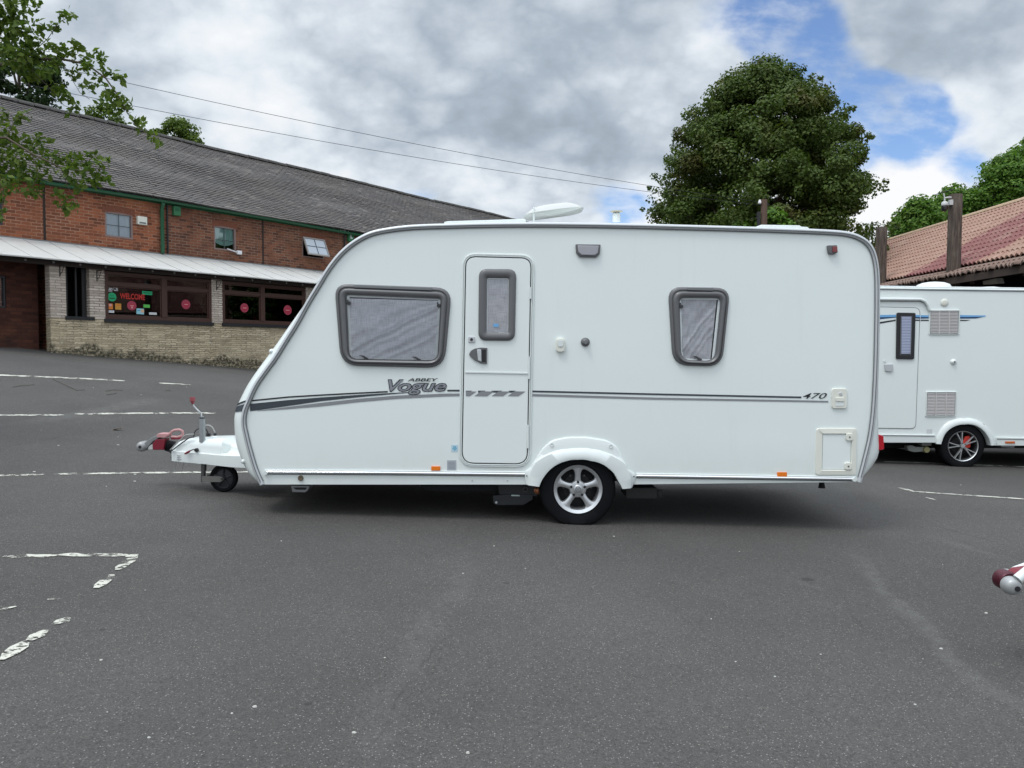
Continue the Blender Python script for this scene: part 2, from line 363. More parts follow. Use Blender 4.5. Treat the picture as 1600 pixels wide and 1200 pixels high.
def paintmat():
    m = bpy.data.materials.new('worn_road_paint'); m.use_nodes = True; t = NT(m.node_tree); b = t.n['Principled BSDF']
    co = t.add('ShaderNodeTexCoord').outputs['Object']
    c = t.mix(t.noise(co, 30, 4), (.47, .46, .40), (.66, .65, .57)); t.l.new(c, b.inputs['Base Color']); b.inputs['Roughness'].default_value = .7
    st = t.vm('MULTIPLY', co, (.55, 1.0, 1.0)); n = t.m('ADD', t.m('MULTIPLY', t.noise(co, 7, 3, .6), .42), t.m('MULTIPLY', t.noise(st, 42, 6, .85), .58))
    a = t.ss(n, .465, .50); t.l.new(a, b.inputs['Alpha']); return m
paint = paintmat()
def marking(segs, wd=.075):
    B = mb()
    for pts in segs:
        P = [GP(*p) for p in pts]; Q = []
        for a, b in zip(P[:-1], P[1:]):
            n = max(2, int((b-a).length/.06))
            Q += [a.lerp(b, k/n) for k in range(n)]
        Q.append(P[-1]); L = []; R = []
        for i, q in enumerate(Q):
            d = (Q[min(i+1, len(Q)-1)]-Q[max(0, i-1)]); d.z = 0; d.normalize(); nn = Vector((-d.y, d.x, 0))
            e = .35 if i in (0, len(Q)-1) else 1
            for A, sg in ((L, 1), (R, -1)):
                x = q+nn*sg*wd*.68*e*random.uniform(.72, 1.15); A.append((x.x, x.y, G(x.x, x.y)+.006))
        B.loft([L, R], closed=False)
    o = B.build('road_marking', paint); tag(o, kind='structure'); return o
marking([[(-60, 585), (60, 589), (195, 595.5)], [(248, 599), (298, 601.5)]], .11)
marking([[(-80, 650), (100, 649)], [(117, 647.5), (220, 646.5), (337, 646)]], .09)
marking([[(-80, 746), (70, 742.5)], [(84, 741.5), (200, 740.5), (312, 739), (420, 738)]], .07)
marking([[(5, 871), (90, 869.5)], [(92, 869), (200, 868.5)], [(196, 872), (217, 868)], [(212, 870), (183, 893)], [(175, 900), (150, 920)]], .062)
marking([[(108, 967), (84, 979)], [(72, 988), (45, 1003)], [(42, 1005), (3, 1033)]], .06)
marking([[(104, 936), (74, 940)], [(26, 950), (-10, 957)]], .03)
marking([[(1404, 762.5), (1428, 769), (1500, 774), (1590, 780), (1700, 787)]], .05)
marking([[(1380, 722), (1450, 724), (1600, 730), (1750, 736)]], .06)
marking([[(1446, 778), (1462, 782)]], .03)

# small loose chips and a few twigs on the asphalt
def specks():
    B = mb()
    for i in range(80):
        u = RNG.random(); py = 600+580*u**1.4; px = RNG.uniform(-50, 1650)
        if 350 < px < 1400 and py < 830: continue
        p = GP(px, py); r = RNG.uniform(.004, .012)*(1+(py < 800)*.8); a = RNG.uniform(0, 3.14); n = 5
        top = [(p.x+r*math.cos(a+k*1.256)*RNG.uniform(.6, 1.3), p.y+r*.7*math.sin(a+k*1.256), p.z+.001) for k in range(n)]
        B.loft([top, [(p.x+(x-p.x)*.6, p.y+(y-p.y)*.6, p.z+.006) for x, y, z in top]], True, True)
    tag(B.build('stone_chips', mat('pale_chip', (.5, .49, .45), .8, var=.5, vscale=9)), kind='stuff', label='pale loose stone chips scattered over the asphalt')
specks()
B = mb()
for (a, b, c) in [((20, 606), (30, 604), (54, 602)), ((82, 593), (120, 611), (133, 610)), ((165, 612), (178, 610), (192, 611)), ((167, 618), (172, 617), (182, 616)), ((258, 612), (262, 611), (268, 612))]:
    P = [GP(*q)+Vector((0, 0, .012)) for q in (a, b, c)]
    if (P[0]-P[2]).length < 3: B.tube(P, .004, 5)
tag(B.build('twigs', bark), kind='stuff', label='thin dark twigs fallen on the asphalt near the porch')
p = GP(180, 672); B = mb(); pts = rquad([(-.11, 0), (-.02, .05), (.13, .01), (0, -.045)], .03)
B.add([(p.x+a, p.y+b, p.z+.012+.02*math.sin(a*20)) for a, b in pts], [tuple(range(len(pts)))])
tag(B.build('fallen_leaf', mat('dead_leaf', (.45, .2, .07), .7)), 'single dry orange leaf lying on the asphalt left of the coupling', 'leaf')

# ================================================================== WHEELS
def arc(c, r, a0, a1, n): return [(c[0]+r*math.cos(math.radians(a0+(a1-a0)*k/n)), c[1]+r*math.sin(math.radians(a0+(a1-a0)*k/n))) for k in range(n+1)]
def make_wheel(root, c, R, Rr, sgn, ground, style):
    """c centre on the outer tyre face; sgn -1: outer face toward -y"""
    wv = .19; s = sgn
    hub = thing('wheel', None, None, c)  # a part: wheel > tyre, rim ...
    hub.parent = root; hub.location = Vector(c)-WLOC[root.name][0]
    H = lambda m_, n_, mt_, **k: m_.build(n_, mt_, hub, world=False, **k)
    B = mb(); prof = [(Rr*1.0, 0.05), (Rr*1.02, .012), (Rr*1.10, 0.0), (R*.90, .001), (R*.965, .014), (R*.99, .03), (R, .05), (R, wv-.05), (R*.97, wv-.014), (R*.90, wv), (Rr*1.1, wv), (Rr, wv-.03)]
    B.lathe([(r, -s*h) for r, h in prof], (0, 0, 0), seg=72, closed=True)
    gz = ground-c[2]
    B.v = [(x*(1+.05*max(0, gz+.07-z)/.07) if z < gz+.07 else x, y-(.012 if y*-s < wv/2 else -.012)*s*-1*0 + (s*.014*max(0, 1-(z-gz)/.09) if z < gz+.09 and abs(y) < wv*.5 else 0), max(z, gz)) for x, y, z in B.v]
    # tread grooves read as thin rings
    tyre = H(B, 'tyre', rubber, smooth=35)
    B = mb(); B.lathe([(Rr*.9, .01*-s), (Rr*1.03, -.004*-s), (Rr*1.035, .0*-s), (Rr*1.03, .02*-s), (Rr*.93, .035*-s), (Rr*.90, .16*-s), (Rr*.86, .16*-s), (Rr*.87, .03*-s)] if style == 'star' else [(Rr*.985, .004*-s), (Rr*1.03, -.004*-s), (Rr*1.035, .0*-s), (Rr*1.03, .02*-s), (Rr*.985, .02*-s)], (0, 0, 0), seg=64, closed=True)
    n = 5
    if style == 'star':
        tab = [(.0, .14), (.2, .17), (.3, .165), (.42, .128), (.55, .122), (.68, .138), (.78, .17), (.86, .24), (.915, .38)]
        for k in range(n):
            a = math.pi/2+2*math.pi*k/n; ca, sa = math.cos(a), math.sin(a); rings = []
            for (r, hw) in tab:
                ring = []
                dep = .016+.022*math.sin(min(1, r)*math.pi)*.4-(.010 if r > .8 else 0)
                for wq in (-1, -.86, -.5, 0, .5, .86, 1):
                    d = -.034 if abs(wq) == 1 else (.002 if abs(wq) > .8 else 0)
                    h = (.012-(.004*(1-wq*wq)))+(0 if abs(wq) < .8 else .004)+(.035 if abs(wq) == 1 else 0)
                    h += .010*(1-r)*(1-r)
                    rr = r*Rr; ww = hw*Rr*wq
                    if r > .8: rr = math.sqrt(max(0, (r*Rr)**2-ww*ww*.9))
                    ring.append((rr*ca-ww*sa, -s*(h+.001*k), rr*sa+ww*ca))
                rings.append(ring)
            B.loft(rings, False)
        B.lathe([(0.0005, -s*.007), (Rr*.28, -s*.007), (Rr*.34, -s*.011), (Rr*.37, -s*.03)], (0, 0, 0), seg=40)
        rim = H(B, 'rim', alloy, smooth=40)
        B = mb(); B.lathe([(0.001, .004), (Rr*.13, .004), (Rr*.16, .008), (Rr*.2, .03)], (0, 0, 0), seg=32) if s < 0 else None
        B = mb(); B.lathe([(0.0005, s*.007), (Rr*.15, s*.006), (Rr*.185, s*.002), (Rr*.20, -s*.006), (Rr*.205, -s*.03)], (0, 0, 0), seg=32)
        H(B, 'hub_cap', alloy, smooth=40)
        B = mb(); B.lathe([(Rr*.095, s*.009), (Rr*.125, s*.009), (Rr*.125, s*.004), (Rr*.095, s*.004)], (0, 0, 0), seg=24, closed=True)
        for q in (-.35, 0, .35): B.box(-Rr*.07, Rr*.07, min(s*.009, s*.004), max(s*.009, s*.004), q*Rr*.15-.0025, q*Rr*.15+.0025)
        H(B, 'badge', greyrail)
        for k in range(5):
            a = math.pi/2+2*math.pi*k/5; B = mb(); B.lathe([(.0005, -s*.004), (Rr*.056, -s*.004), (Rr*.056, -s*.02)], (Rr*.30*math.cos(a), 0, Rr*.30*math.sin(a)), seg=14)
            H(B, 'nut_recess', black)
    else:
        B2 = mb(); B2.lathe([(Rr*.92, -s*.02), (Rr*.985, -s*.006), (Rr*.985, -s*.03), (Rr*.9, -s*.05), (Rr*.9, -s*.16), (Rr*.94, -s*.16)], (0, 0, 0), seg=48, closed=True); H(B2, 'rim_barrel', black, smooth=30)
        for k in range(5):
            for da in (-.17, .17):
                a = math.pi/2+.25+2*math.pi*k/5; rings = []
                for r, off, hw in ((.12, .3, .05), (.4, .7, .032), (.7, 1, .028), (.97, 1.15, .032)):
                    aa = a+da*off*1.0; ca, sa = math.cos(aa), math.sin(aa); rr = r*Rr; ww = hw*Rr
                    rings.append([(rr*ca-ww*sa, -s*.006, rr*sa+ww*ca), (rr*ca+ww*sa, -s*.006, rr*sa-ww*ca), (rr*ca+ww*sa, -s*.04, rr*sa-ww*ca), (rr*ca-ww*sa, -s*.04, rr*sa+ww*ca)])
                B.loft(rings, True, True)
        H(B, 'rim', alloy, smooth=30)
        B = mb(); B.lathe([(.0005, -s*.0), (Rr*.14, -s*.001), (Rr*.17, -s*.03)], (0, 0, 0), seg=24); H(B, 'hub_cap', alloy, smooth=40)
        B = mb(); pts = [(-.02, .03), (.02, .12), (.075, .135), (.10, .10), (.098, -.01), (.10, -.03), (.06, -.045), (.0, -.02)]
        B.prism([(x+.035, z+.01) for x, z in pts], -s*.05, -s*.075); B.lathe([(.0005, 0), (.017, 0), (.017, .01)], (.10, -s*.044, .05), seg=12)
        H(B, 'brake_caliper', mat('caliper_red', (.6, .03, .015), .35), bevel=.004)
    B = mb(); B.lathe([(.0005, -s*.085), (Rr*.62, -s*.085), (Rr*.66, -s*.10), (Rr*.86, -s*.12), (Rr*.88, -s*.17), (.0005, -s*.17)], (0, 0, 0), seg=40); H(B, 'brake_drum', dark, smooth=30)
    if style == 'star':
        for k in range(6):
            a = k*1.047; B = mb(); B.lathe([(.0005, -s*.08), (.009, -s*.08), (.009, -s*.09)], (Rr*.6*math.cos(a), 0, Rr*.6*math.sin(a)), seg=8)
            H(B, 'drum_bolt', steel)
    for k in ('label', 'category'):
        if k in hub: del hub[k]
    return hub

# ================================================================== MAIN CARAVAN
YC = 6.4; DEP = 2.18
def S(px, py, y=YC): q = W(px, py, y); return (q.x, q.z)
def SP(L, y=YC): return [S(a, b, y) for a, b in L]
root = thing('touring_caravan', 'white single axle touring caravan with sloping front, filling the middle of the car park', 'caravan', (.552, YC+DEP/2, G(.55, YC)))
Apx = [(410, 757), (400, 735), (391, 706), (385, 682), (381, 662), (382, 645), (388, 628), (400, 602), (415, 580), (431, 558), (447, 532), (464, 505), (481, 474), (498, 446), (514, 420), (532, 397.5), (553, 379.5), (578, 366), (606, 359.5), (645, 355), (700, 353), (760, 351.5), (830, 351), (900, 351.5), (1000, 353.3), (1100, 356), (1200, 359), (1290, 362.5), (1325, 366), (1345, 373), (1358, 384), (1366, 402), (1370, 430), (1370.5, 480), (1369.5, 540), (1368, 590), (1365, 640), (1360, 680), (1352, 715), (1342, 753)]
Bpx = [(403, 757), (383, 743), (369, 717), (361, 690), (359, 664), (360, 648), (366, 630), (379, 604), (394, 581), (411, 558), (430, 532), (449, 505), (472, 474), (493, 446), (511, 418), (530, 395), (551.5, 376.5), (577, 363), (606, 355), (645, 350.5), (700, 348), (760, 346), (830, 345.5), (900, 346), (1000, 348.3), (1100, 351.5), (1200, 354.7), (1290, 358.5), (1327, 361.5), (1349, 369), (1363, 382), (1371, 400), (1375, 430), (1377, 480), (1378, 540), (1379, 590), (1380, 640), (1381, 680), (1380, 718), (1347, 755)]
def smooth_pair(pa, pb, n=4):                      # Catmull-Rom both lists
    def cr(P):
        out = []
        P = [Vector(p) for p in P]
        for i in range(len(P)-1):
            p0, p1, p2, p3 = P[max(0, i-1)], P[i], P[i+1], P[min(len(P)-1, i+2)]
            for k in range(n):
                t = k/n; out.append(.5*((2*p1)+(p2-p0)*t+(2*p0-5*p1+4*p2-p3)*t*t+(3*p1-p0-3*p2+p3)*t**3))
        out.append(P[-1]); return [(p.x, p.y) for p in out]
    return cr(pa), cr(pb)
Af, Bf = smooth_pair(Apx, Bpx); A3, B3 = SP(Af), SP(Bf); RB = .13
def bulge(f): return RB*(1-math.sqrt(max(0, 1-f*f)))
rings = []
for k in range(9):
    th = math.pi/2*k/8; f = math.sin(th); rings.append([(a[0]+(b[0]-a[0])*f, YC+bulge(f), a[1]+(b[1]-a[1])*f) for a, b in zip(A3, B3)])
mid = [(b[0]-(.03 if i < 60 else 0), YC+DEP/2, b[1]+(.004 if 60 < i < 115 else 0)) for i, b in enumerate(B3)]
far = [[(x, 2*YC+DEP-y, z) for x, y, z in r] for r in rings[::-1]]
B = mb(); B.loft(rings+[mid]+far, False)
arch_in = [(842, 759), (850, 743), (863, 729), (881, 720), (902, 717), (923, 719), (942, 725), (958, 738), (965, 751), (970, 759)]
side = A3+SP([(972, 757)]+arch_in[::-1]+[(840, 757)])
HOLES = [SP([(546, 464), (685, 469), (679, 561), (550, 558.5)]), SP([(1064, 468), (1122, 468.5), (1112, 561.5), (1067, 560)])]
from mathutils.geometry import tessellate_polygon
polys = [[Vector((x, z, 0)) for x, z in L] for L in [side]+HOLES]; flat = [p for L in polys for p in L]
B.add([(p.x, YC, p.y) for p in flat], tessellate_polygon(polys)); B.sheet(side, YC+DEP)
body = B.build('body', white, root, smooth=35)
# wheel wells and floor
B = mb(); ai = SP([(838, 762)]+arch_in+[(974, 762)])
B.loft([[(x, YC+.004, z) for x, z in ai], [(x, YC+.33, z) for x, z in ai]], False); B.sheet(ai, YC+.33); B.build('wheel_well', dark, root); B = mb()
B.loft([[(x, YC+DEP-.004, z) for x, z in ai], [(x, YC+DEP-.33, z) for x, z in ai]], False); B.sheet(ai, YC+DEP-.33)
B.build('wheel_well', dark, root)
x0, z0 = S(415, 752); x1, z1 = S(1335, 750)
xa, xb = S(838, 757)[0], S(974, 757)[0]
B = mb(); B.box(x0, xa, YC+.02, YC+DEP-.02, z0+.03, z0+.08); B.box(xb, x1, YC+.02, YC+DEP-.02, z1+.03, z1+.08); B.box(xa, xb, YC+.34, YC+DEP-.34, z0+.03, z0+.08)
for yy in (YC+.42, YC+DEP-.46): B.box(x0+.3, x1-.5, yy, yy+.05, z0-.02, z0+.03)
B.tube([(.552, YC+.2, .31), (.552, YC+DEP-.2, .31)], .045, 12)
B.build('chassis', dark, root)
# awning rails, both sides
for (yy, dd) in ((YC, -1), (YC+DEP, 1)):
    B = mb(); in1 = A3
    B.tube([(x, yy+dd*.006, z) for x, z in A3], .020, 10)
    o = B.build('awning_rail', alu, root, smooth=50)
    B = mb(); off = offset_poly(A3, .021)
    B.tube([(x, yy+dd*.008, z) for x, z in off[1:-1]], .005, 6); B.build('rail_insert', raildk, o, smooth=50); off2 = offset_poly(A3, .004)
    B = mb(); B.tube([(x, yy+dd*.024, z) for x, z in off2[1:-1]], .0045, 6); B.build('rail_insert', raildk, o, smooth=50)
# decals
def ribbon(top, bot, m, name, parent=root, y=YC-.003, Y=YC, tagl=None):
    xs = sorted(set(np.concatenate([np.linspace(top[0][0], top[-1][0], 40)])))
    t = [S(x, np.interp(x, [q[0] for q in top], [q[1] for q in top]), Y) for x in xs]
    b = [S(x, np.interp(x, [q[0] for q in bot], [q[1] for q in bot]), Y) for x in xs]
    return mb().loft([[(x, y, z) for x, z in t], [(x, y, z) for x, z in b]], False).build(name, m, parent)
def clipx(L, a, b):
    ya = np.interp([a, b], [q[0] for q in L], [q[1] for q in L]); return [(a, ya[0])]+[q for q in L if a < q[0] < b]+[(b, ya[1])]
blk = [(390, 626.5), (450, 620.5), (500, 617.5), (560, 614.3), (600, 612.3), (705, 610.3), (830, 611.5), (1020, 616), (1252, 621)]
dkT = [(391, 631), (450, 625), (500, 621), (560, 617), (600, 614.6), (640, 612.5)]; dkB = [(388, 643), (450, 634.4), (500, 627), (560, 620.6), (600, 617), (640, 613.5)]
gT = [(402, 641.6), (450, 635.8), (500, 629.5), (560, 623), (620, 618), (700, 614.8), (830, 615.4), (1020, 621), (1250, 625.3), (1294, 626.3)]
gB = [(402, 642.2), (450, 639.2), (500, 635), (560, 628.2), (620, 623), (700, 619), (830, 618.9), (1020, 624.3), (1250, 628), (1294, 628.8)]
for (a, b) in ((390, 606), (699, 720), (832, 1252)):
    L = clipx(blk, a, b); h = 1.25 if a < 600 else 1.5
    ribbon([(x, y-h) for x, y in L], [(x, y+h*.8) for x, y in L], sblack if a < 600 else sdark, 'stripe_decal')
ribbon(dkT, dkB, sdark, 'stripe_decal')
for (a, b) in ((402, 720), (832, 1294)): ribbon(clipx(gT, a, b), clipx(gB, a, b), sgrey, 'stripe_decal')
# stripes carried round onto the front moulding
def rowx(P3, z, lo, hi): return float(np.interp(z, [P3[i][1] for i in range(lo, hi)], [P3[i][0] for i in range(lo, hi)]))
def front_band(pyA0, pyA1, pyB0, pyB1, m):
    B = mb(); r0 = []; r1 = []
    for f in np.linspace(.12, .96, 12):
        for r_, (pa, pb) in ((r0, (pyA0, pyB0)), (r1, (pyA1, pyB1))):
            z = S(385, pa+(pb-pa)*f**1.6)[1]; lo, hi = 16, 34
            a, b = rowx(A3, z, lo, hi), rowx(B3, z, lo, hi); r_.append((a+(b-a)*f-.004, YC+bulge(f)-.005, z))
    B.loft([r0, r1], False).build('stripe_decal', m, root)
front_band(625, 628, 633, 636, sblack); front_band(631, 642.5, 638, 644.5, sdark)
# lettering
text_obj('ABBEY', 'lettering', sblack, root, *[S(637, 596)[0], S(685, 596)[0]], S(637, 595.8)[1], S(637, 590.9)[1], YC-.010, shear=.25, bold=.02)
sil = mat('badge_silver', (.27, .28, .31), .35, .2)
for tx_, a, b in (('V', S(607.5, 611.2), S(630, 593.8)), ('ogue', S(622.5, 616.2), S(697, 599.4))):
    text_obj(tx_, 'lettering', sblack, root, a[0]-.007, b[0]+.007, a[1]-.006, b[1]+.006, YC-.0045, shear=.32, bold=.045)
    text_obj(tx_, 'lettering', sil, root, a[0], b[0], a[1], b[1], YC-.0075, shear=.32, bold=.008)
a, b = S(1254, 623), S(1292, 614); text_obj('470', 'lettering', sblack, root, a[0], b[0], a[1], b[1], YC-.004, shear=.35, bold=.004)
# lower trim rails
for L in ([(414, 738.2), (600, 739.3), (820, 741.5)], [(994, 744), (1150, 746.3), (1336, 749)]):
    P = SP(L); B = mb(); B.tube([(x, YC-.008, z+.004) for x, z in P], .0125, 10); o = B.build('side_trim', chrome, root, smooth=50)
    B = mb(); B.tube([(x, YC-.004, z+.021) for x, z in P], .006, 6); B.build('rail_insert', white2, o, smooth=50)
    B = mb(); B.tube([(x, YC-.003, z-.012) for x, z in P], .005, 6); B.build('rail_insert', greyrail, o)
for q in ((416, 738.3), (1333, 748.8)): 
    x, z = S(*q); mb().lathe([(.0005, 0), (.016, 0), (.018, .01), (.018, .03)], (x, YC-.028, z), seg=14).build('trim_cap', white2, root, smooth=40)
# wheel arch fairing
cx, cy = 903, 765
outer = [(821, 756), (819, 736), (828, 731), (837, 717), (850, 698), (862, 688), (876, 684.5), (902, 682.5), (929, 684.5), (950, 688.5), (963, 697), (973, 714), (981, 733), (993, 740), (993, 748), (988, 761)]
midc = [(826, 752), (828, 738), (835.5, 722), (850, 712), (863, 706.6), (887, 702), (902, 701), (923, 702), (942, 706), (960, 713), (976, 723), (984, 738), (985, 758)]
def polar(L):
    aa = [math.degrees(math.atan2(cy-y, x-cx)) for x, y in L]; rr = [math.hypot(cy-y, x-cx) for x, y in L]
    z = sorted(zip(aa, rr)); return [q[0] for q in z], [q[1] for q in z]
po, pm, pi_ = polar(outer), polar(midc), polar(arch_in[0:1]+arch_in+[(971, 761)])
rings = [[] for _ in range(8)]
for a in np.linspace(174, 2.5, 60):
    ro, rm, ri = np.interp(a, *po), np.interp(a, *pm), np.interp(a, *pi_); rm = min(rm, ro-1.5)
    for j, (r, y) in enumerate(((ro, .002), (ro-.9, -.014), (ro-2.2, -.018), (rm+1.2, -.022), (rm-.8, -.048), (ri+3, -.060), (ri, -.056), (ri-.5, .06))):
        x, z = S(cx+r*math.cos(math.radians(a)), cy-r*math.sin(math.radians(a))); rings[j].append((x, YC+y, z))
B = mb(); B.loft(rings, False); B.build('wheel_arch', white2, root, smooth=60)
for q in ((862, 694.5), (954, 696.5)):
    x, z = S(*q); mb().lathe([(.0005, -.002), (.008, 0), (.014, -.004), (.016, .004)], (x, YC-.024, z), seg=16).build('screw_cap', white2, root, smooth=50)
for q in ((823, 743), (990, 744)):
    x, z = S(*q); mb().lathe([(.0005, -.002), (.005, 0), (.006, .006)], (x, YC-.024, z), seg=10).build('screw_cap', steel, root, smooth=50)
gw = G(.55, YC+.05)
make_wheel(root, (.552, YC-.012, gw+.298), .320, .197, -1, gw, 'star')
make_wheel(root, (.552, YC+DEP+.012, gw+.298), .320, .197, 1, gw, 'star')

# windows
def ring_loft(outer, inner, prof, Y, name, m, parent, Yt=YC):
    rings = []
    for f, dy in prof: rings.append([(o[0]+(i[0]-o[0])*f, Y+dy, o[1]+(i[1]-o[1])*f) for o, i in zip(outer, inner)])
    return mb().loft(rings, True).build(name, m, parent, smooth=50)
def grid_cloth(c, nx, nz, fn, Y):                   # c corner TL TR BR BL in xz
    B = mb(); TL, TR, BR, BLc = [Vector(q) for q in c]; R_ = []
    for j in range(nz+1):
        v = j/nz; row = []
        for i in range(nx+1):
            u = i/nx; p = (TL*(1-u)+TR*u)*(1-v)+(BLc*(1-u)+BR*u)*v; row.append((p.x, Y+fn(u, v), p.y))
        R_.append(row)
    return B.loft(R_, False)
def crumple(sd, diag, amp=.6):
    def fn(u, v):
        n = mnoise.noise((u*3+sd, v*3, sd))*.010+mnoise.noise((u*9, v*8+sd, 1))*.004
        for (c0, ww, am) in diag:
            d = (u*.75+v*1.0-c0+.05*mnoise.noise((u*3, v*3, sd+4)))/ww
            n -= amp*am*math.exp(-d*d)*(1-.35*abs(u-.5))
        return n
    return fn
def van_window(outer, ro, inner, ri, cl, top, latches, name='window', par=root, parts=True):
    wn = thing(name, None, None, tuple(root.location)); wn.parent = par; wn.location = (0, 0, 0)
    for k in ('label', 'category'): 
        if k in wn: del wn[k]
    O = SP(rquad(outer, ro, 6)); I = SP(rquad(inner, ri, 6))
    ring_loft(O, I, [(-.02, .002), (0, -.014), (.10, -.024), (.25, -.026), (.33, -.018), (.40, -.020), (.47, -.034), (.62, -.038), (.85, -.030), (1.0, -.016), (1.02, .03)], YC, 'frame', frameg, wn)
    mb().sheet(SP(rquad(offpx(inner, -1.5), ri, 6)), YC-.030).build('pane', acryl, wn)
    c = SP(cl); grid_cloth(c, 60, 44, crumple(outer[0][0]*.1, [(.86, .035, .020), (1.14, .05, .014), (.62, .07, .008), (1.30, .03, .010), (.98, .03, .006)], 1.0 if outer[0][0] < 600 else .35), YC+.006).build('blind', cloth if outer[0][0] < 600 else cloth_grey, wn, smooth=180)
    mb().sheet(SP(rquad(offpx(inner, -3), ri, 6)), YC+.07).build('backing', mat('dark_interior', (.02, .02, .022), .8), wn)
    if top:
        P = SP(top); mb().prism(P, YC-.034, YC-.003).build('hinge_strip', greyrail, wn, bevel=.004)
    for (x, y, k) in latches:
        X, Z = S(x, y); B = mb()
        if k == 'b':
            B.prism([(X-.055, Z+.022), (X-.02, Z+.018), (X+.0, Z+.006), (X+.022, Z-.004), (X+.02, Z-.016), (X-.012, Z-.016), (X-.014, Z), (X-.03, Z+.010)], YC-.022, YC+.004)
        else:
            B.lathe([(.0005, 0), (.014, 0), (.017, .02)], (X, YC-.026, Z), seg=14); B.prism([(X-.012, Z+.03), (X-.004, Z+.03), (X-.004, Z), (X-.012, Z)], YC-.022, YC)
        B.build('latch', black, wn, bevel=.002)
    return wn
def offpx(L, d): return offset_poly(L, d)
def inset(L, d):
    c = Vector((sum(p[0] for p in L)/len(L), sum(p[1] for p in L)/len(L))); return [(p[0]-d*(1 if p[0] > c.x else -1)*-1*-1, p[1]-d*(1 if p[1] > c.y else -1)) for p in L]
wn = van_window([(523, 443.5), (706, 450), (694.5, 575), (533, 571)], [22, 25, 28, 28], [(541.5, 461), (689, 467), (683.5, 563), (546, 560.5)], [4, 5, 13, 13],
    [(543.5, 466), (686, 470), (681, 563), (547.5, 560)], [(554, 445.5), (676, 450), (676, 454.5), (554, 450)], [(572, 559, 'b'), (654, 561, 'b'), (545.5, 474, 'k'), (685.5, 478, 'k')])
wn = van_window([(1043.5, 448.5), (1140.5, 450), (1127.5, 573), (1051, 570.5)], [22, 22, 25, 25], [(1061, 465.5), (1126, 466), (1116, 564), (1064, 562)], [9, 9, 15, 15],
    [(1064, 468), (1120, 468), (1110, 563), (1066, 562)], [(1073, 449.5), (1113, 450.2), (1113, 455), (1073, 454)], [(1092, 560, 'b'), (1064, 479, 'k')])
# door
dr = thing('door', None, None, tuple(root.location)); dr.parent = root; dr.location = (0, 0, 0)
for k in ('label', 'category'):
    if k in dr: del dr[k]
dq = [(728, 401), (830, 403.5), (823.8, 725), (721.8, 723.5)]
D0 = SP(rquad(dq, [16, 16, 19, 19], 6)); D1 = SP(rquad(offpx(dq, 0), [16, 16, 19, 19], 6))
def grow(P, d): return offset_poly(P, -d)
Of = grow(D0, .032); If_ = grow(D0, .004)
ring_loft(Of, If_, [(0, .0), (.15, -.010), (.45, -.012), (.6, -.004), (.75, -.014), (1, -.013), (1.0, .02)], YC, 'frame', white2, dr)
ring_loft(grow(D0, .004), offset_poly(D0, .006), [(0, -.0015), (1, -.0015)], YC, 'seal', black, dr)
ins = offset_poly(D0, .0045)
B = mb(); B.prism(ins, YC-.011, YC+.01); leaf = B.build('door_leaf', white3, dr, bevel=.004)
# mid rail and hinges
B = mb(); B.prism(SP([(727, 580.2), (824.5, 582), (824.5, 584.5), (727, 582.8)]), YC-.018, YC-.012); B.build('door_rail', white2, dr, bevel=.002)
for (y0_, y1_) in ((449, 467), (557, 592), (664, 700)):
    xx = 829 - (y0_-403)/320*6
    B = mb(); a = S(xx, y0_); b = S(xx, y1_); B.tube([(a[0]+.004, YC-.016, a[1]), (b[0]+.004, YC-.016, b[1])], .0085, 8); B.build('hinge', white2, dr, smooth=40)
O = SP(rquad([(748.5, 420.5), (806.8, 421), (804.5, 532.5), (747.5, 532)], 13, 6)); I = SP(rquad([(761, 434.5), (795, 435), (794, 520), (760.5, 519.5)], 2.5, 6))
f = ring_loft(O, I, [(-.02, .0), (0, -.02), (.12, -.03), (.45, -.036), (.9, -.028), (1, -.018), (1.0, .02)], YC, 'window_frame', frameg, dr)
mb().sheet(I, YC-.019).build('pane', acryl, dr)
c = SP([(762, 436), (794, 436.5), (793, 519), (762, 519)]); grid_cloth(c, 14, 30, lambda u, v: mnoise.noise((u*4, v*6, 2))*.003, YC-.0135).build('blind', cloth_grey, dr, smooth=180)
mb().sheet(SP([(771, 506), (779, 506), (779, 511), (771, 511)]), YC-.0205).build('sticker', sblue, dr)
B = mb(); x, z = S(737, 530.5); B.prism(rquad([(x-.028, z-.024), (x+.028, z-.024), (x+.028, z+.024), (x-.028, z+.024)], .01), YC-.02, YC-.01); lk = B.build('lock', alu, dr, bevel=.003)
mb().lathe([(.0005, 0), (.011, 0), (.013, .01)], (x, YC-.026, z), seg=14).build('barrel', black, lk)
B = mb(); hp = [(761.5, 543.5), (761, 568.5), (752, 568), (742, 563), (735, 557), (733, 553), (736, 548), (742, 544.5), (752, 543)]
B.prism(SP(hp), YC-.024, YC-.01); hd = B.build('handle', frameg, dr, bevel=.004)
mb().prism(SP([(745.5, 546), (752, 546), (752.5, 565.5), (747, 563)]), YC-.038, YC-.022).build('lever', alu, hd, bevel=.005)
mb().prism(SP([(753, 546), (759.5, 546), (759.5, 566), (753.5, 566)]), YC-.0245, YC-.022).build('recess', black, hd)
# slashes of stripe on the door
for (a, b) in ((728, 744), (747, 765), (768, 791), (795, 812)):
    mb().sheet(SP([(a, 610.3), (b-6, 610.3), (b-12, 613.5), (a, 613.3)]), YC-.0125).build('stripe_decal', sdark, dr)
for (a, b) in ((728, 745), (746, 772), (773, 797), (798, 821)):
    mb().sheet(SP([(a+6 if a > 730 else a, 611.3), (b, 611.6), (b-11, 619), (a-5 if a > 730 else a, 618.8)]), YC-.0135).build('stripe_decal', sgrey, dr)
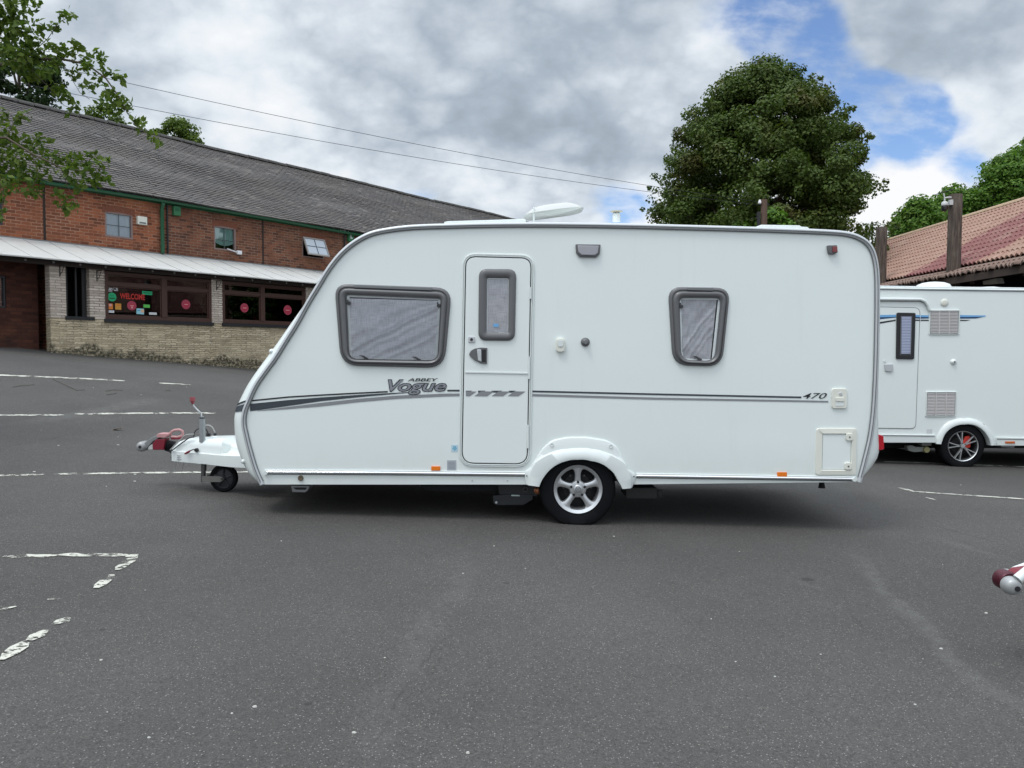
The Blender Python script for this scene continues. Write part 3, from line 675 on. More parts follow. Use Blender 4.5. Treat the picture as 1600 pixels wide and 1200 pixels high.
# fittings on the side
def plate(name, pts, m, y0_=-.012, par=root, bev=.004, y1_=.004, r=None):
    P = SP(rquad(pts, r, 5) if r else pts); return mb().prism(P, YC+y0_, YC+y1_).build(name, m, par, bevel=bev)
def rect(x0, y0, x1, y1): return [(x0, y0), (x1, y0), (x1, y1), (x0, y1)]
al = plate('awning_light', [(899, 382), (938, 382.5), (937, 397), (931, 402.5), (906, 402), (900, 396)], frameg, -.02)
plate('lens', [(902, 384), (935, 384.5), (934, 396), (929, 400), (908, 399.5), (903, 395)], clearlamp, -.034, al, .008, -.02)
so_ = plate('mains_socket', rect(868.5, 528, 882.5, 550.5), cream, -.03, r=6, bev=.008); plate('flap', rect(871, 531, 880, 542), white2, -.036, so_, .003, -.03, r=3)
x, z = S(914.5, 534.5); gt = mb().lathe([(.0005, -.012), (.020, -.012), (.026, 0), (.036, .004), (.038, .016)], (x, YC-.016, z), seg=24).build('gas_tap', frameg, root, smooth=45)
mb().lathe([(.0005, -.03), (.015, -.03), (.019, -.012)], (x, YC-.016, z), seg=18).build('knob', greyrail, gt, smooth=40)
ml = plate('marker_lamp', [(1291, 384), (1306, 383.5), (1307, 395), (1301, 398), (1293, 397)], frameg, -.03, bev=.006); plate('lens', rect(1298, 386, 1305.5, 395), mat('dull_red_lens', (.22, .05, .05), .3), -.04, ml, .004, -.03)
lp = plate('water_inlet', rect(1299, 607, 1322.5, 638), cream, -.016, r=4); plate('recess', rect(1304, 623, 1317, 634), white3, -.019, lp, .003, -.016)
plate('flap', rect(1304, 621, 1317, 627), cream, -.026, lp, .003, -.016)
x, z = S(1312, 615.5); mb().lathe([(.0005, -.006), (.012, -.006), (.016, .0)], (x, YC-.016, z), seg=16).build('lock', alu, lp, smooth=40)
O = SP(rquad([(1275, 669), (1338.5, 669), (1337, 742), (1273.5, 742)], 5, 5)); I = SP(rquad([(1284.5, 678), (1330, 678), (1328.5, 734), (1283.5, 734)], 2, 5))
hf = thing('service_hatch', None, None, tuple(root.location)); hf.parent = root; hf.location = (0, 0, 0)
for k in ('label', 'category'):
    if k in hf: del hf[k]
ring_loft(O, I, [(0, .002), (.06, -.012), (.9, -.016), (1, -.010), (1, .004)], YC, 'frame', cream, hf)
mb().prism(offset_poly(I, .004), YC-.007, YC+.002).build('hatch_leaf', white3, hf, bevel=.002)
for q in ((1326, 682.5), (1324, 728)):
    plate('catch', rect(q[0]-5.5, q[1]-5.5, q[0]+5.5, q[1]+5.5), cream, -.022, hf, .004, -.006, r=3); x, z = S(*q); mb().lathe([(.0005, 0), (.006, 0), (.007, .006)], (x, YC-.026, z), seg=10).build('catch_lock', steel, hf)
plate('side_reflector', rect(674, 728.3, 688, 735), orange, -.012, bev=.002); plate('side_reflector', rect(1214, 737.5, 1229, 744.3), orange, -.012, bev=.002)
plate('sticker', rect(705, 695, 715.5, 706), mat('pale_blue_sticker', (.50, .66, .74), .4), -.002, bev=0); st_ = plate('sticker', rect(698.5, 719, 713, 735), mat('grey_sticker', (.42, .45, .48), .4), -.002, bev=0)
mb().sheet(SP([(708, 697), (713, 697), (713, 700), (715, 700), (710.5, 704.5), (706, 700), (708, 700)]), YC-.003).build('sticker', mat('blue_ink', (.2, .45, .6), .4), root)
B = mb()
for k in range(6): B.sheet(SP(rect(700.5, 721.5+k*2.1, 711, 722.2+k*2.1)), YC-.003)
B.build('sticker', mat('grey_ink', (.27, .29, .31), .4), root)
x, z = S(470, 747); mb().lathe([(.0005, 0), (.014, -.004), (.021, -.004), (.024, .008)], (x, YC-.01, z), seg=18).build('jacking_socket', mat('brown_socket', (.12, .09, .06), .5), root, smooth=40)
for q in ((738, 751), (793, 751)): x, z = S(*q); mb().lathe([(.0005, 0), (.008, 0), (.009, .005)], (x, YC-.004, z), seg=10).build('screw_cap', alu, root)
# rear and front lamps on the moulded ends
for yy in (YC+.12, YC+DEP-.30):
    x0_, z0_ = S(1373, 702, YC+.1); x1_, z1_ = S(1380, 679, YC+.1)
    mb().prism([(x0_-.02, z0_-.01), (x1_, z0_+.004), (x1_-.008, z1_-.01), (x0_-.005, z1_+.004), (x0_-.02, z1_)], yy-.05, yy+.18).build('tail_lamp', redlamp, root, bevel=.008)
for q in ((421, 549), (377, 722)):
    x, z = S(*q); mb().lathe([(.0005, -.02), (.012, -.018), (.02, -.004), (.022, .02)], (x+.004, YC+.04, z), seg=14).build('clearance_lamp', white2, root, smooth=60)
x, z = S(498, 437); mb().prism([(x-.03, z-.02), (x+.01, z+.03), (x+.03, z+.03), (x, z-.03)], YC+.02, YC+.08).build('rail_clip', white2, root, bevel=.006)
x, z = S(1373.5, 434); mb().lathe([(.0005, -.01), (.012, -.01), (.014, .01)], (x+.005, YC+.05, z), seg=12).build('rail_clip', white2, root)
# roof gear
x0_ = S(866, 330, YC+1.0)[0]; zb = S(700, 345, YC+.9)[1]-.02
def lid(cx_, cy_, z0_, lx, ly, hh, tilt, name, m):
    B = mb(); n = 22; R_ = []
    for j in range(n+1):
        row = []
        for i in range(n+1):
            a, b = -1+2*i/n, -1+2*j/n; q = (abs(a)**4+abs(b)**4)**.25; e = min(1, q) 
            sc = 1 if max(abs(a), abs(b)) < 1e-6 else max(abs(a), abs(b))/max(1e-6, (abs(a)**4+abs(b)**4)**.25)
            X, Y_ = a*lx/2*sc, b*ly/2*sc; r = max(abs(a), abs(b)); h = hh*(1-r**3.2)
            row.append((X, Y_, h))
        R_.append(row)
    for up_ in (1,): B.loft([[p for p in row] for row in R_], False)
    B.loft([[(p[0], p[1], -hh*.22*(1-max(abs(-1+2*i/n), abs(-1+2*j/n))**2)) for i, p in enumerate(row)] for j, row in enumerate(R_)], False)
    ct, st = math.cos(tilt), math.sin(tilt); B.v = [(cx_+x*ct-z*st, cy_+y, z0_+x*st+z*ct) for x, y, z in B.v]
    return B.build(name, m, root, smooth=60)
# roof plane at the middle of the roof
rz = S(860, 344.5)[1]+.012
lidm = mat('rooflight_acrylic', (.50, .51, .49), .3, coat=.3)
xl, zl = S(866, 330, YC+1.0)
lid(xl-.01, YC+1.0, zl-.025, .57, .46, .085, .13, 'rooflight_lid', lidm)
B = mb(); B.box(xl-.30, xl+.22, YC+.78, YC+1.22, rz-.03, rz+.035); B.tube([(xl-.2, YC+.8, rz), (xl-.2, YC+.8, zl)], .01, 6); B.build('rooflight_base', white2, root, bevel=.01)
xf, zf = S(963, 345, YC+.5); zt = S(963, 329, YC+.5)[1]; sc_ = (YC+.5)/FPX
B = mb(); B.lathe([(6.2*sc_, 0), (6.2*sc_, 11*sc_), (5.6*sc_, 12*sc_)], (xf, YC+.5, zt-17*sc_), 'z', 20); fl = B.build('flue', white2, root, smooth=40)
B = mb(); B.lathe([(3*sc_, 0), (4.5*sc_, .2*sc_), (9.8*sc_, 1.2*sc_), (9.6*sc_, 2*sc_), (2*sc_, 3*sc_)], (xf, YC+.5, zt-3*sc_), 'z', 20)
for k in range(4): B.box(xf+4*sc_*math.cos(k*1.57)-.004, xf+4*sc_*math.cos(k*1.57)+.004, YC+.5+4*sc_*math.sin(k*1.57)-.004, YC+.5+4*sc_*math.sin(k*1.57)+.004, zt-6*sc_, zt-2.5*sc_)
B.build('cowl', mat('cowl_beige', (.5, .46, .36), .5), fl, smooth=30)
ya = YC+.75; zz = S(1220, 350.5, ya)[1]; P = [S(1176, 356, ya), S(1190, 351, ya), S(1250, 352, ya), S(1252, 354, ya), S(1262, 354.5, ya), S(1266, 358, ya)]
zlow = rz-.05; mb().prism([P[0]]+P[1:]+[(P[-1][0], zlow), (P[0][0], zlow)], ya, ya+.42).build('roof_vent', white2, root, bevel=.006)
ya = YC+.6; P = [S(694, 346.5, ya), S(700, 345.5, ya), S(820, 341.8, ya), S(822, 344, ya)]
mb().prism(P+[(P[-1][0], zlow), (P[0][0], zlow)], ya, ya+.3).build('roof_panel', white2, root, bevel=.006)
# underneath: steady, mover, boxes
B = mb(); B.prism(SP([(457, 757), (487, 757), (483, 765), (479, 768), (459, 767.5)], YC+.25), YC+.2, YC+.34); B.build('corner_steady', mat('zinc', (.4, .41, .42), .45, .4), root, bevel=.006)
B = mb(); B.prism(SP([(458.5, 762), (479, 762), (477, 765.5), (462, 765)], YC+.19), YC+.19, YC+.2); B.build('steady_slot', black, root)
x, z = S(1284, 757, YC+.3); mb().lathe([(.03, -.03), (.02, .02)], (x, YC+.3, z), 'z', 12).build('corner_steady', dark, root)
mv = thing('motor_mover', None, None, tuple(root.location)); mv.parent = root; mv.location = (0, 0, 0)
for k in ('label', 'category'):
    if k in mv: del mv[k]
ym = YC+.14
def pm_(pts, m, name, a=0, b=.12, bev=.004): return mb().prism(SP(pts, ym+a), ym+a, ym+b).build(name, m, mv, bevel=bev)
pm_([(770.5, 778), (771.5, 774.5), (795, 773.5), (832, 772.5), (833, 780), (818, 789), (775, 789.5), (770.5, 786)], mat('mover_black', (.022, .024, .028), .4, var=.3), 'mover_cover')
pm_([(778, 757), (842, 757), (840, 776), (780, 773)], mat('mover_black', (0, 0, 0)), 'mover_bracket', .02, .16)
x, z = S(821, 764.5, ym); mb().lathe([(.016, -.01), (.024, -.01), (.024, .03), (.016, .03)], (x, ym, z), seg=6, closed=True).build('mover_nut', steel, mv)
x, z = S(840, 767, ym); B = mb(); B.lathe([(.0005, -.008), (.016, -.006), (.022, 0), (.030, .004), (.034, .02), (.034, .15), (.0005, .15)], (x, ym, z), seg=24); B.build('mover_roller', copper, mv, smooth=30)
x, z = S(775.5, 785, ym); mb().lathe([(.0005, -.01), (.009, -.01), (.012, .004)], (x, ym, z), seg=12).build('mover_bolt', alu, mv)
mb().sheet(SP([(799, 773), (812, 773.3), (812, 775.5), (799, 775)], ym), ym-.001).build('mover_plate', mat('pale_label', (.45, .55, .5), .5), mv)
B = mb(); B.prism(SP([(655, 757), (780, 757), (782, 768), (672, 768), (660, 764)], ym+.1), ym+.1, ym+.9); B.build('water_tank', dark, root, bevel=.01)
B = mb(); B.prism(SP(rquad(rect(978, 762, 1027, 779), 3), YC+.3), YC+.3, YC+.6); B.tube([(S(1031, 766, YC+.3)[0], YC+.32, S(1031, 766, YC+.3)[1]), (S(1031, 776, YC+.3)[0], YC+.32, S(1031, 776, YC+.3)[1])], .03, 10)
B.build('mud_box', mat('box_dark', (.045, .045, .043), .55, var=.4), root, bevel=.006)

# ---- hitch
YH = YC+DEP/2
hb = thing('drawbar', None, None, tuple(root.location)); hb.parent = root; hb.location = (0, 0, 0)
for k in ('label', 'category'):
    if k in hb: del hb[k]
YN = YH-.16
def hx(px, py, y=YN): return S(px, py, y)
st = [(268, 703, 720, 697.5, .15, .07), (270.5, 703.5, 720.4, 694, .16, .09), (275, 704.5, 721, 690.5, .17, .11), (284, 705.2, 722, 687, .19, .13), (296, 706, 723, 685.9, .2, .14), (312, 707.5, 724.6, 686, .22, .15), (322, 708.5, 725.4, 686.2, .23, .15), (338, 710, 727.5, 686.7, .26, .15), (345, 710.6, 728.2, 688.8, .28, .14), (352, 711, 729, 693.5, .30, .15), (358, 711.3, 729.7, 696.6, .33, .22), (368, 711.6, 730.4, 697.8, .38, .3), (385, 712, 731, 698.5, .44, .36), (400, 712, 731, 698.5, .46, .4)]
rings = []
for (px, pl, pb, pt, hl, ht) in st:
    ht = max(ht, hl-.035) if px < 350 else ht; x = S(px, pl, YH-hl)[0]; k = lambda p, hw: CAMH+(S(px, p, YH-hw)[1]-CAMH)
    zb_, zl_, zt_ = k(pb, hl), k(pl, hl), k(pt, ht)
    half = [(-hl, zb_), (-hl-.002, (zb_+zl_)/2), (-hl, zl_-.006), (-hl+.012, zl_), (-hl+(hl-ht)*.45, zl_+.008), (-ht-.015, zl_+(zt_-zl_)*.45), (-ht, zl_+(zt_-zl_)*.8), (-ht+.03, zt_-.004), (-ht*.4, zt_), (0, zt_+.001)]
    rings.append([(x, YH+a, z) for a, z in half]+[(x, YH-a, z) for a, z in half[::-1][1:]])
B = mb(); B.loft(rings, False); B.add(rings[0], [tuple(range(len(rings[0])))]); B.build('drawbar_cover', white2, hb, smooth=38)
B = mb()
for (y_, p_) in ((707.5+3.5, 0), (711.5+2.5, 0), (714+3, 0)):
    a = hx(278, y_); b = hx(289, y_+.8); B.tube([(a[0], YN-.024, a[1]), (b[0], YN-.028, b[1])], .004, 6)
B.build('vent_slot', mat('soft_grey_slot', (.35, .36, .37), .5), hb)
B = mb()
for sg in (-1, 1):
    P = [Vector((S(272, 700, YH)[0], YH+sg*.03, .44)), Vector((S(400, 712, YH)[0], YH+sg*.30, .42)), Vector((S(520, 712, YH)[0], YH+sg*.62, .45))]
    B.tube(P, .03, 6)
B.build('a_frame', dark, hb)
yj = YH-.17
def JT(px, py, y=None): q = S(px, py, yj if y is None else y); return (q[0], yj if y is None else y, q[1])
jw = thing('jockey_wheel', None, None, tuple(root.location)); jw.parent = root; jw.location = (0, 0, 0)
for k in ('label', 'category'):
    if k in jw: del jw[k]
B = mb(); B.tube([JT(316, 690), JT(316, 654.5)], .028, 20); B.tube([JT(315.7, 655), JT(315.5, 650.5)], .019, 14); B.build('jockey_tube', mat('galvanised', (.36, .38, .39), .4, .55, var=.3, vscale=20), jw, smooth=40)
B = mb(); B.tube([JT(315.8, 653.8), JT(315.8, 652.2)], .024, 14); B.build('collar', black, jw)
B = mb(); B.tube([JT(315, 651), JT(314.5, 646), JT(309, 641), JT(302.5, 634), JT(301.5, 629)], .0075, 8); B.build('winder', alu, jw, smooth=50)
B = mb(); B.tube([JT(301.2, 631.8), JT(301, 627), JT(300.8, 626.5), JT(300.7, 620.5)], [.011, .018, .026, .024], 12); B.build('grip', mat('grip_maroon', (.27, .06, .07), .5), jw, smooth=50)
B = mb(); B.tube([JT(318.5, 735), JT(318.5, 720)], .025, 12); B.tube([JT(317.5, 753), JT(318, 728)], .022, 12); B.build('inner_tube', steel, jw, smooth=40)
yw = YH-.16
B = mb(); P = SP(rquad([(316, 744), (346, 744), (351, 748.5), (346, 753), (316, 753)], [1, 4, 3, 4, 1], 4), yj-.03); B.prism(P, yj-.036, yj-.026); B.prism(P, yj+.075, yj+.085)
B.build('fork', mat('fork_steel', (.19, .18, .17), .5, .5, var=.3), jw, bevel=.002)
c = JT(348.5, 747.3); gj = G(c[0], yj); rj = c[2]-gj
B = mb(); B.lathe([(rj*.72, -.028), (rj*.9, -.028), (rj*.98, -.015), (rj, 0), (rj*.98, .015), (rj*.9, .028), (rj*.72, .028)], (c[0], yj+.025, c[2]), seg=40, closed=True); B.build('tyre', rubber, jw, smooth=40)
B = mb(); B.lathe([(.0005, -.03), (.025, -.03), (.028, -.012), (rj*.6, -.004), (rj*.72, -.02), (rj*.72, .02), (rj*.6, .004), (.028, .012), (.0005, .03)], (c[0], yj+.025, c[2]), seg=32)
for k in range(5):
    a = k*1.2566+.3; B.tube([(c[0]+.02*math.cos(a), yj+.008, c[2]+.02*math.sin(a)), (c[0]+rj*.68*math.cos(a), yj+.010, c[2]+rj*.68*math.sin(a))], .009, 6)
B.build('rim', mat('jockey_rim', (.03, .03, .036), .5), jw, smooth=40)
mb().lathe([(.0005, 0), (.009, 0), (.011, .012)], (c[0], yj-.05, c[2]), seg=12).build('axle_nut', steel, jw)
# coupling head
def coupling(par, cv, yh, M1=red, M2=alu):
    """cv maps a local (x, z) in photo pixels of the near hitch to world at depth y"""
    c = cv(220.5, 698); 
    B = mb(); B.lathe([(.0005, -.075), (.02, -.075), (.042, -.066), (.049, -.045), (.049, .045), (.042, .066), (.02, .075), (.0005, .075)], (c[0], yh, c[1]), seg=28); B.build('stabiliser_pad', mat('pad_grey', (.33, .33, .33), .45, .3), par, smooth=60)
    mb().lathe([(.0005, 0), (.014, 0), (.015, .006)], (c[0], yh-.080, c[1]), seg=14).build('pad_bolt', black, par)
    B = mb(); P = [cv(224, 693.5), (cv(230, 688.5)), cv(238, 683), cv(246, 679.8), cv(256, 678.4), cv(262, 679.5)]; Q = [cv(228, 702), cv(232, 697), cv(239, 689.5), cv(247, 685), cv(256, 682.3), cv(262, 682)]
    for a, b in ((-.05, -.032), (.032, .05)): B.prism(P+Q[::-1], yh+a, yh+b)
    B.prism([cv(225, 694), cv(233, 687.5), cv(246, 681), cv(258, 679.5), cv(258, 682), cv(246, 686), cv(236, 693), cv(228, 702)], yh-.03, yh+.03)
    B.build('coupling_arm', mat('arm_grey', (.26, .27, .27), .4, .4), par, bevel=.004)
    mb().prism([cv(238.5, 693), cv(244, 686.5), cv(258, 685.5), cv(256, 703), cv(239, 703)], yh-.055, yh+.055).build('coupling_body', M1, par, bevel=.006)
    mb().prism([cv(232, 697), cv(238, 693.5), cv(238.5, 702.8), cv(230.5, 702.8)], yh-.045, yh+.045).build('coupling_nose', mat('nose_pale', (.5, .52, .5), .45), par, bevel=.004)
    mb().prism([cv(245, 679), cv(248, 677), cv(262, 677.3), cv(263, 681), cv(258, 684), cv(245.5, 683.5)], yh-.06, yh+.04).build('release_handle', pink, par, bevel=.006)
    B = mb(); L = [(262, 680), (266, 675), (271, 672.5), (278, 671.8), (283, 674), (284, 678), (281, 682), (275, 683.5), (266, 683)]
    B.tube([(cv(*q)[0], yh-.02, cv(*q)[1]) for q in L], .0125, 8); B.build('breakaway_loop', pink, par, smooth=60)
    mb().prism([cv(264, 683.3), cv(284, 683), cv(282, 686.8), cv(266, 687.3)], yh-.03, yh+.03).build('pad_lever', M1, par, bevel=.004)
    B = mb()
    for k in range(6): B.lathe([(.03, 0), (.046, .008), (.03, .016)], (cv(254+k*2.8, 698)[0], yh, cv(254, 698+k*.3)[1]), 'x', 20)
    B.prism([cv(254, 690), cv(262, 689), cv(270, 691), cv(268, 712), cv(262, 707), cv(255, 705)], yh-.02, yh+.02)
    B.build('gaiter', black, par, smooth=30)
coupling(hb, lambda a, b: S(a, b, YH-.05), YH)
B = mb(); yk = YN-.06
def KP(px, py, y=yk): q = S(px, py, y); return (q[0], y, q[1])
B.tube([KP(288.5, 709.3), KP(292, 707.5), KP(297, 704.5)], [.007, .011, .009], 8); o = B.build('handbrake_grip', red, hb, smooth=50)
B = mb(); B.tube([KP(297, 704.5), KP(302, 702.3), KP(305, 702.5)], .005, 8); B.lathe([(.0005, -.015), (.014, -.013), (.019, 0), (.017, .03)], KP(306.5, 703.3), seg=16); B.build('handbrake_lever', black, hb, smooth=50)
def cable(L, r, m, y=YH-.1, name='cable'): mb().tube([(S(a, b, y)[0], y, S(a, b, y)[1]) for a, b in crp(L)], r, 7).build(name, m, hb, smooth=60)
def crp(L):
    out = []; P = [Vector(p) for p in L]
    for i in range(len(P)-1):
        p0, p1, p2, p3 = P[max(0, i-1)], P[i], P[i+1], P[min(len(P)-1, i+2)]
        for k in range(6):
            t = k/6; out.append(.5*((2*p1)+(p2-p0)*t+(2*p0-5*p1+4*p2-p3)*t*t+(3*p1-p0-3*p2+p3)*t**3))
    out.append(P[-1]); return [(p.x, p.y) for p in out]
palec = mat('grey_cable', (.35, .35, .34), .5)
cable([(266, 703), (272, 697), (282, 687), (290, 680), (303, 678.5)], .006, palec, YH-.17); cable([(266, 706), (275, 699), (287, 690), (296, 684), (303, 683)], .006, black, YH-.18)
cable([(303, 683), (304, 676), (308, 671), (315, 669), (322, 671), (325.5, 678)], .006, black, YH+.05); cable([(320, 665), (326, 664.5), (332, 668), (336, 676)], .006, palec, YH+.06)
cable([(276, 722), (273, 728), (272.5, 734), (274, 738)], .0025, palec, YN+.04); cable([(288, 722), (286, 729), (284, 735)], .0025, palec, YN+.04)
for (px, m_, w_) in ((325.5, black, .03), (336, black, .02)):
    B = mb(); a = S(px, 686, YH+.05); b = S(px, 677, YH+.05); B.tube([(a[0], YH+.05, a[1]), (a[0], YH+.05, (a[1]+b[1])/2), (b[0], YH+.05, (a[1]+b[1])/2+.002), (b[0], YH+.05, b[1])], [w_, w_, w_*.7, w_*.7], 10); B.build('plug', m_, hb, smooth=30)
B = mb(); a = S(336, 686.5, YH+.04); B.lathe([(.03, 0), (.032, .02), (.022, .035)], (a[0], YH+.04, a[1]), 'z', 14); B.build('plug_holder', white2, hb, smooth=40)

# ================================================================== SECOND CARAVAN (behind, right)
Y2 = 10.85; D2 = 2.25
def S2(px, py, y=Y2): q = W(px, py, y); return (q.x, q.z)
def SP2(L, y=Y2): return [S2(a, b, y) for a, b in L]
c2x = S2(1504.7, 695)[0]; g2 = S2(1504.7, 730.5)[1]
r2 = thing('touring_caravan', 'white caravan with blue stripe and black spoked wheel behind the tail of the nearer one', 'caravan', (c2x, Y2+D2/2, g2))
def sub(name, parent, rt):
    e = bpy.data.objects.new(name, None); COL.objects.link(e); e.parent = parent; e.empty_display_size = .1; return e
prof2 = [(1150, 693), (1132, 660), (1128, 620), (1150, 560), (1180, 500), (1215, 462), (1250, 449), (1290, 447), (1378, 447.2), (1600, 450.2), (1800, 453.5), (1835, 459), (1850, 480), (1852, 560), (1850, 650), (1842, 698)]
bot2 = [(1556, 696), (1546, 676), (1538, 662.6), (1523, 655), (1505, 653), (1489, 656), (1477, 668), (1468, 691.5)]
P2 = SP2(prof2)
P2o = [(x+(.05 if x > c2x+1 else (-.05 if x < c2x-1.8 else 0)), z+.012) for x, z in P2]
B = mb(); B.loft([[(x, Y2, z) for x, z in P2], [(x, Y2+.05, z) for x, z in P2o], [(x, Y2+D2-.05, z) for x, z in P2o], [(x, Y2+D2, z) for x, z in P2]], False)
B.sheet(P2+SP2(bot2), Y2); B.sheet(P2+SP2(bot2), Y2+D2); B.build('body', white3, r2, smooth=30)
B = mb(); B.tube([(x, Y2-.004, z-.03) for x, z in P2[1:]], .012, 6); B.build('awning_rail', white2, r2, smooth=40)
B = mb(); B.tube([(x, Y2-.006, z-.045) for x, z in P2[6:]], .005, 5); B.build('rail_insert', greyrail, r2)
ai = SP2([(1462, 694)]+[(1468.5, 691), (1476, 675.5), (1489, 666), (1505, 663), (1523, 665), (1538, 677), (1545.5, 693.6)]+[(1550, 697)])
B = mb(); B.loft([[(x, Y2+.03, z+.05) for x, z in ai], [(x, Y2+.33, z+.05) for x, z in ai]], False); B.sheet([(x, z+.05) for x, z in ai], Y2+.33); B.build('wheel_well', dark, r2)
b0 = S2(1160, 690)[0]; b1 = S2(1840, 690)[0]; zf2 = S2(1500, 694)[1]
B = mb(); B.box(b0, S2(1462, 690)[0], Y2+.05, Y2+D2-.05, zf2+.03, zf2+.1); B.box(S2(1552, 690)[0], b1, Y2+.05, Y2+D2-.05, zf2+.03, zf2+.1)
B.box(b0+.4, b1-.6, Y2+.5, Y2+.56, zf2-.12, zf2+.03); B.tube([(c2x, Y2+.2, g2+.31), (c2x, Y2+D2-.2, g2+.31)], .045, 10); B.box(b0+1.2, b1-1.5, Y2+.9, Y2+1.6, zf2-.16, zf2+.03); B.build('chassis', dark, r2)
outer2 = [(1461, 694), (1462, 687), (1467, 675), (1480, 659.5), (1494, 654.5), (1507, 653.5), (1521, 654.5), (1537, 662.5), (1547.5, 675.5), (1555, 692), (1556, 697)]
inner2 = [(1468, 695), (1470, 688), (1476, 675.5), (1489, 666), (1505, 663), (1523, 665), (1538, 677), (1545.5, 693.6), (1546, 697)]
c2y = 695.5
def pol2(L):
    z = sorted((math.degrees(math.atan2(c2y-y, x-1504.7)), math.hypot(c2y-y, x-1504.7)) for x, y in L); return [q[0] for q in z], [q[1] for q in z]
o2, i2 = pol2(outer2), pol2(inner2); rings = [[] for _ in range(5)]
for a in np.linspace(177, 0, 40):
    ro, ri = np.interp(a, *o2), np.interp(a, *i2)
    for j, (r, y) in enumerate(((ro, 0), (ro-1, -.025), (ri+1.5, -.045), (ri, -.04), (ri-.3, .06))):
        x, z = S2(1504.7+r*math.cos(math.radians(a)), c2y-r*math.sin(math.radians(a))); rings[j].append((x, Y2+y, z))
mb().loft(rings, False).build('wheel_arch', white2, r2, smooth=60)
gg = g2
WLOC[r2.name] = (Vector((c2x, Y2+D2/2, g2)), 0)
for yy, sg in ((Y2-.005, -1), (Y2+D2+.005, 1)):
    hubw = make_wheel(r2, (c2x, yy, g2+.305), .318, .208, sg, g2, 'spoke')
def pl2(name, pts, m, a=-.012, b=.004, par=None, r=None, bev=.003): return mb().prism(SP2(rquad(pts, r, 4) if r else pts), Y2+a, Y2+b).build(name, m, par or r2, bevel=bev)
dd = sub('door', r2, r2)
dq2 = [(1368, 479), (1438, 480.5), (1431, 670.5), (1366, 669.5)]
Dp = SP2(rquad(dq2, [6, 10, 9, 6], 5))
def ring2(O, I, prof, name, m, par):
    return mb().loft([[(o[0]+(i[0]-o[0])*f, Y2+dy, o[1]+(i[1]-o[1])*f) for o, i in zip(O, I)] for f, dy in prof], True).build(name, m, par, smooth=50)
ring2(Dp, offset_poly(Dp, .009), [(0, -.002), (1, -.002)], 'seal', greyrail, dd)
mb().prism(offset_poly(Dp, .009), Y2-.008, Y2+.01).build('door_leaf', white3, dd, bevel=.003)
hood = [(1368, 467.5), (1437, 468), (1444, 471), (1449, 478), (1451, 485)]
mb().tube([(S2(*q)[0], Y2-.02, S2(*q)[1]) for q in hood], .022, 8).build('door_hood', white2, r2, smooth=60)
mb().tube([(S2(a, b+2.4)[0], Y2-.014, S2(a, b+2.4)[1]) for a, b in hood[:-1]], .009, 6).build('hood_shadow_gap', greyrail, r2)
fw = mb().prism(SP2(rquad([(1400, 488.5), (1429.3, 489), (1427, 561.5), (1398.8, 561)], 2.5, 4)), Y2-.03, Y2-.008).build('door_window', black, dd, bevel=.006)
mb().sheet(SP2([(1405.5, 494), (1423, 494), (1421, 555), (1404, 555)]), Y2-.0315).build('backing', mat('blind_dark', (.03, .03, .04), .5), fw)
B = mb()
for k in range(24):
    y0_ = 495+k*2.42; B.sheet(SP2([(1407-.06*k*.5, y0_), (1422-.06*k, y0_), (1422-.06*k, y0_+1.9), (1407-.03*k, y0_+1.9)]), Y2-.034)
B.build('blind', mat('slatted_blind', (.42, .46, .62), .5), fw)
ring2(SP2([(1405.5, 494), (1423, 494), (1421, 555), (1404, 555)]), offset_poly(SP2([(1405.5, 494), (1423, 494), (1421, 555), (1404, 555)]), .008), [(0, -.038), (1, -.038)], 'pane_edge', greyrail, fw)
hl = mb().prism(SP2(rquad([(1380.5, 569), (1394, 568.5), (1394.5, 578), (1391, 581), (1382, 580)], 1.5)), Y2-.03, Y2-.006).build('handle', alu, dd, bevel=.008)
x, z = S2(1382, 564.5); mb().lathe([(.0005, 0), (.016, 0), (.018, .01)], (x, Y2-.02, z), seg=14).build('lock', white2, dd)
for (x0v, y0v, x1v, y1v) in ((1452, 484, 1499, 523), (1446.5, 611.5, 1494, 651)):
    ve = sub('fridge_vent', r2, r2); q = rect(x0v, y0v, x1v, y1v); q[2] = (x1v-1, y1v); q[3] = (x0v-1, y1v)
    ring2(SP2(rquad(q, 1.5)), SP2(rquad(offpx(q, 2.2), .5)), [(0, 0), (0, -.014), (.8, -.018), (1, -.012), (1, .0)], 'frame', white2, ve)
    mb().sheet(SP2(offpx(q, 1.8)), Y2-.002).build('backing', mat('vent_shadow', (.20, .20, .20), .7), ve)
    B = mb(); n = 15; h_ = (y1v-y0v-5)/n
    for k in range(n):
        ya_ = y0v+2.6+k*h_; a = S2(x0v+2.2-k/n, ya_); b = S2(x1v-2.4-k/n, ya_+h_*.62)
        B.add([(a[0], Y2-.004, a[1]), (b[0], Y2-.004, a[1]), (b[0], Y2-.014, b[1]), (a[0], Y2-.014, b[1])], [(0, 1, 2, 3)])
    for fx in (.33, .66):
        a = S2(x0v+(x1v-x0v)*fx, y0v+2); b = S2(x0v+(x1v-x0v)*fx-.6, y1v-2); B.box(a[0]-.006, a[0]+.006, Y2-.016, Y2-.003, b[1], a[1])
    B.build('louvre', mat('louvre_plastic', (.60, .57, .56), .5), ve)
def rib2(pts, m, y=-.003): return mb().sheet(SP2(pts), Y2+y).build('stripe_decal', m, r2)
for (a, b) in ((1360, 1378), (1438.5, 1451), (1500, 1541)):
    e = 1 if b == 1541 else 0
    rib2([(a, 492.2), (b-(2 if e else 0), 492.8), (b, 494), (b-(4 if e else 0), 495.6-.2*e), (a, 495.3)], sblue); rib2([(a, 495.4), (b-4*e, 495.6-.5*e), (b-16*e, 497.6), (a, 497.9)], snavy)
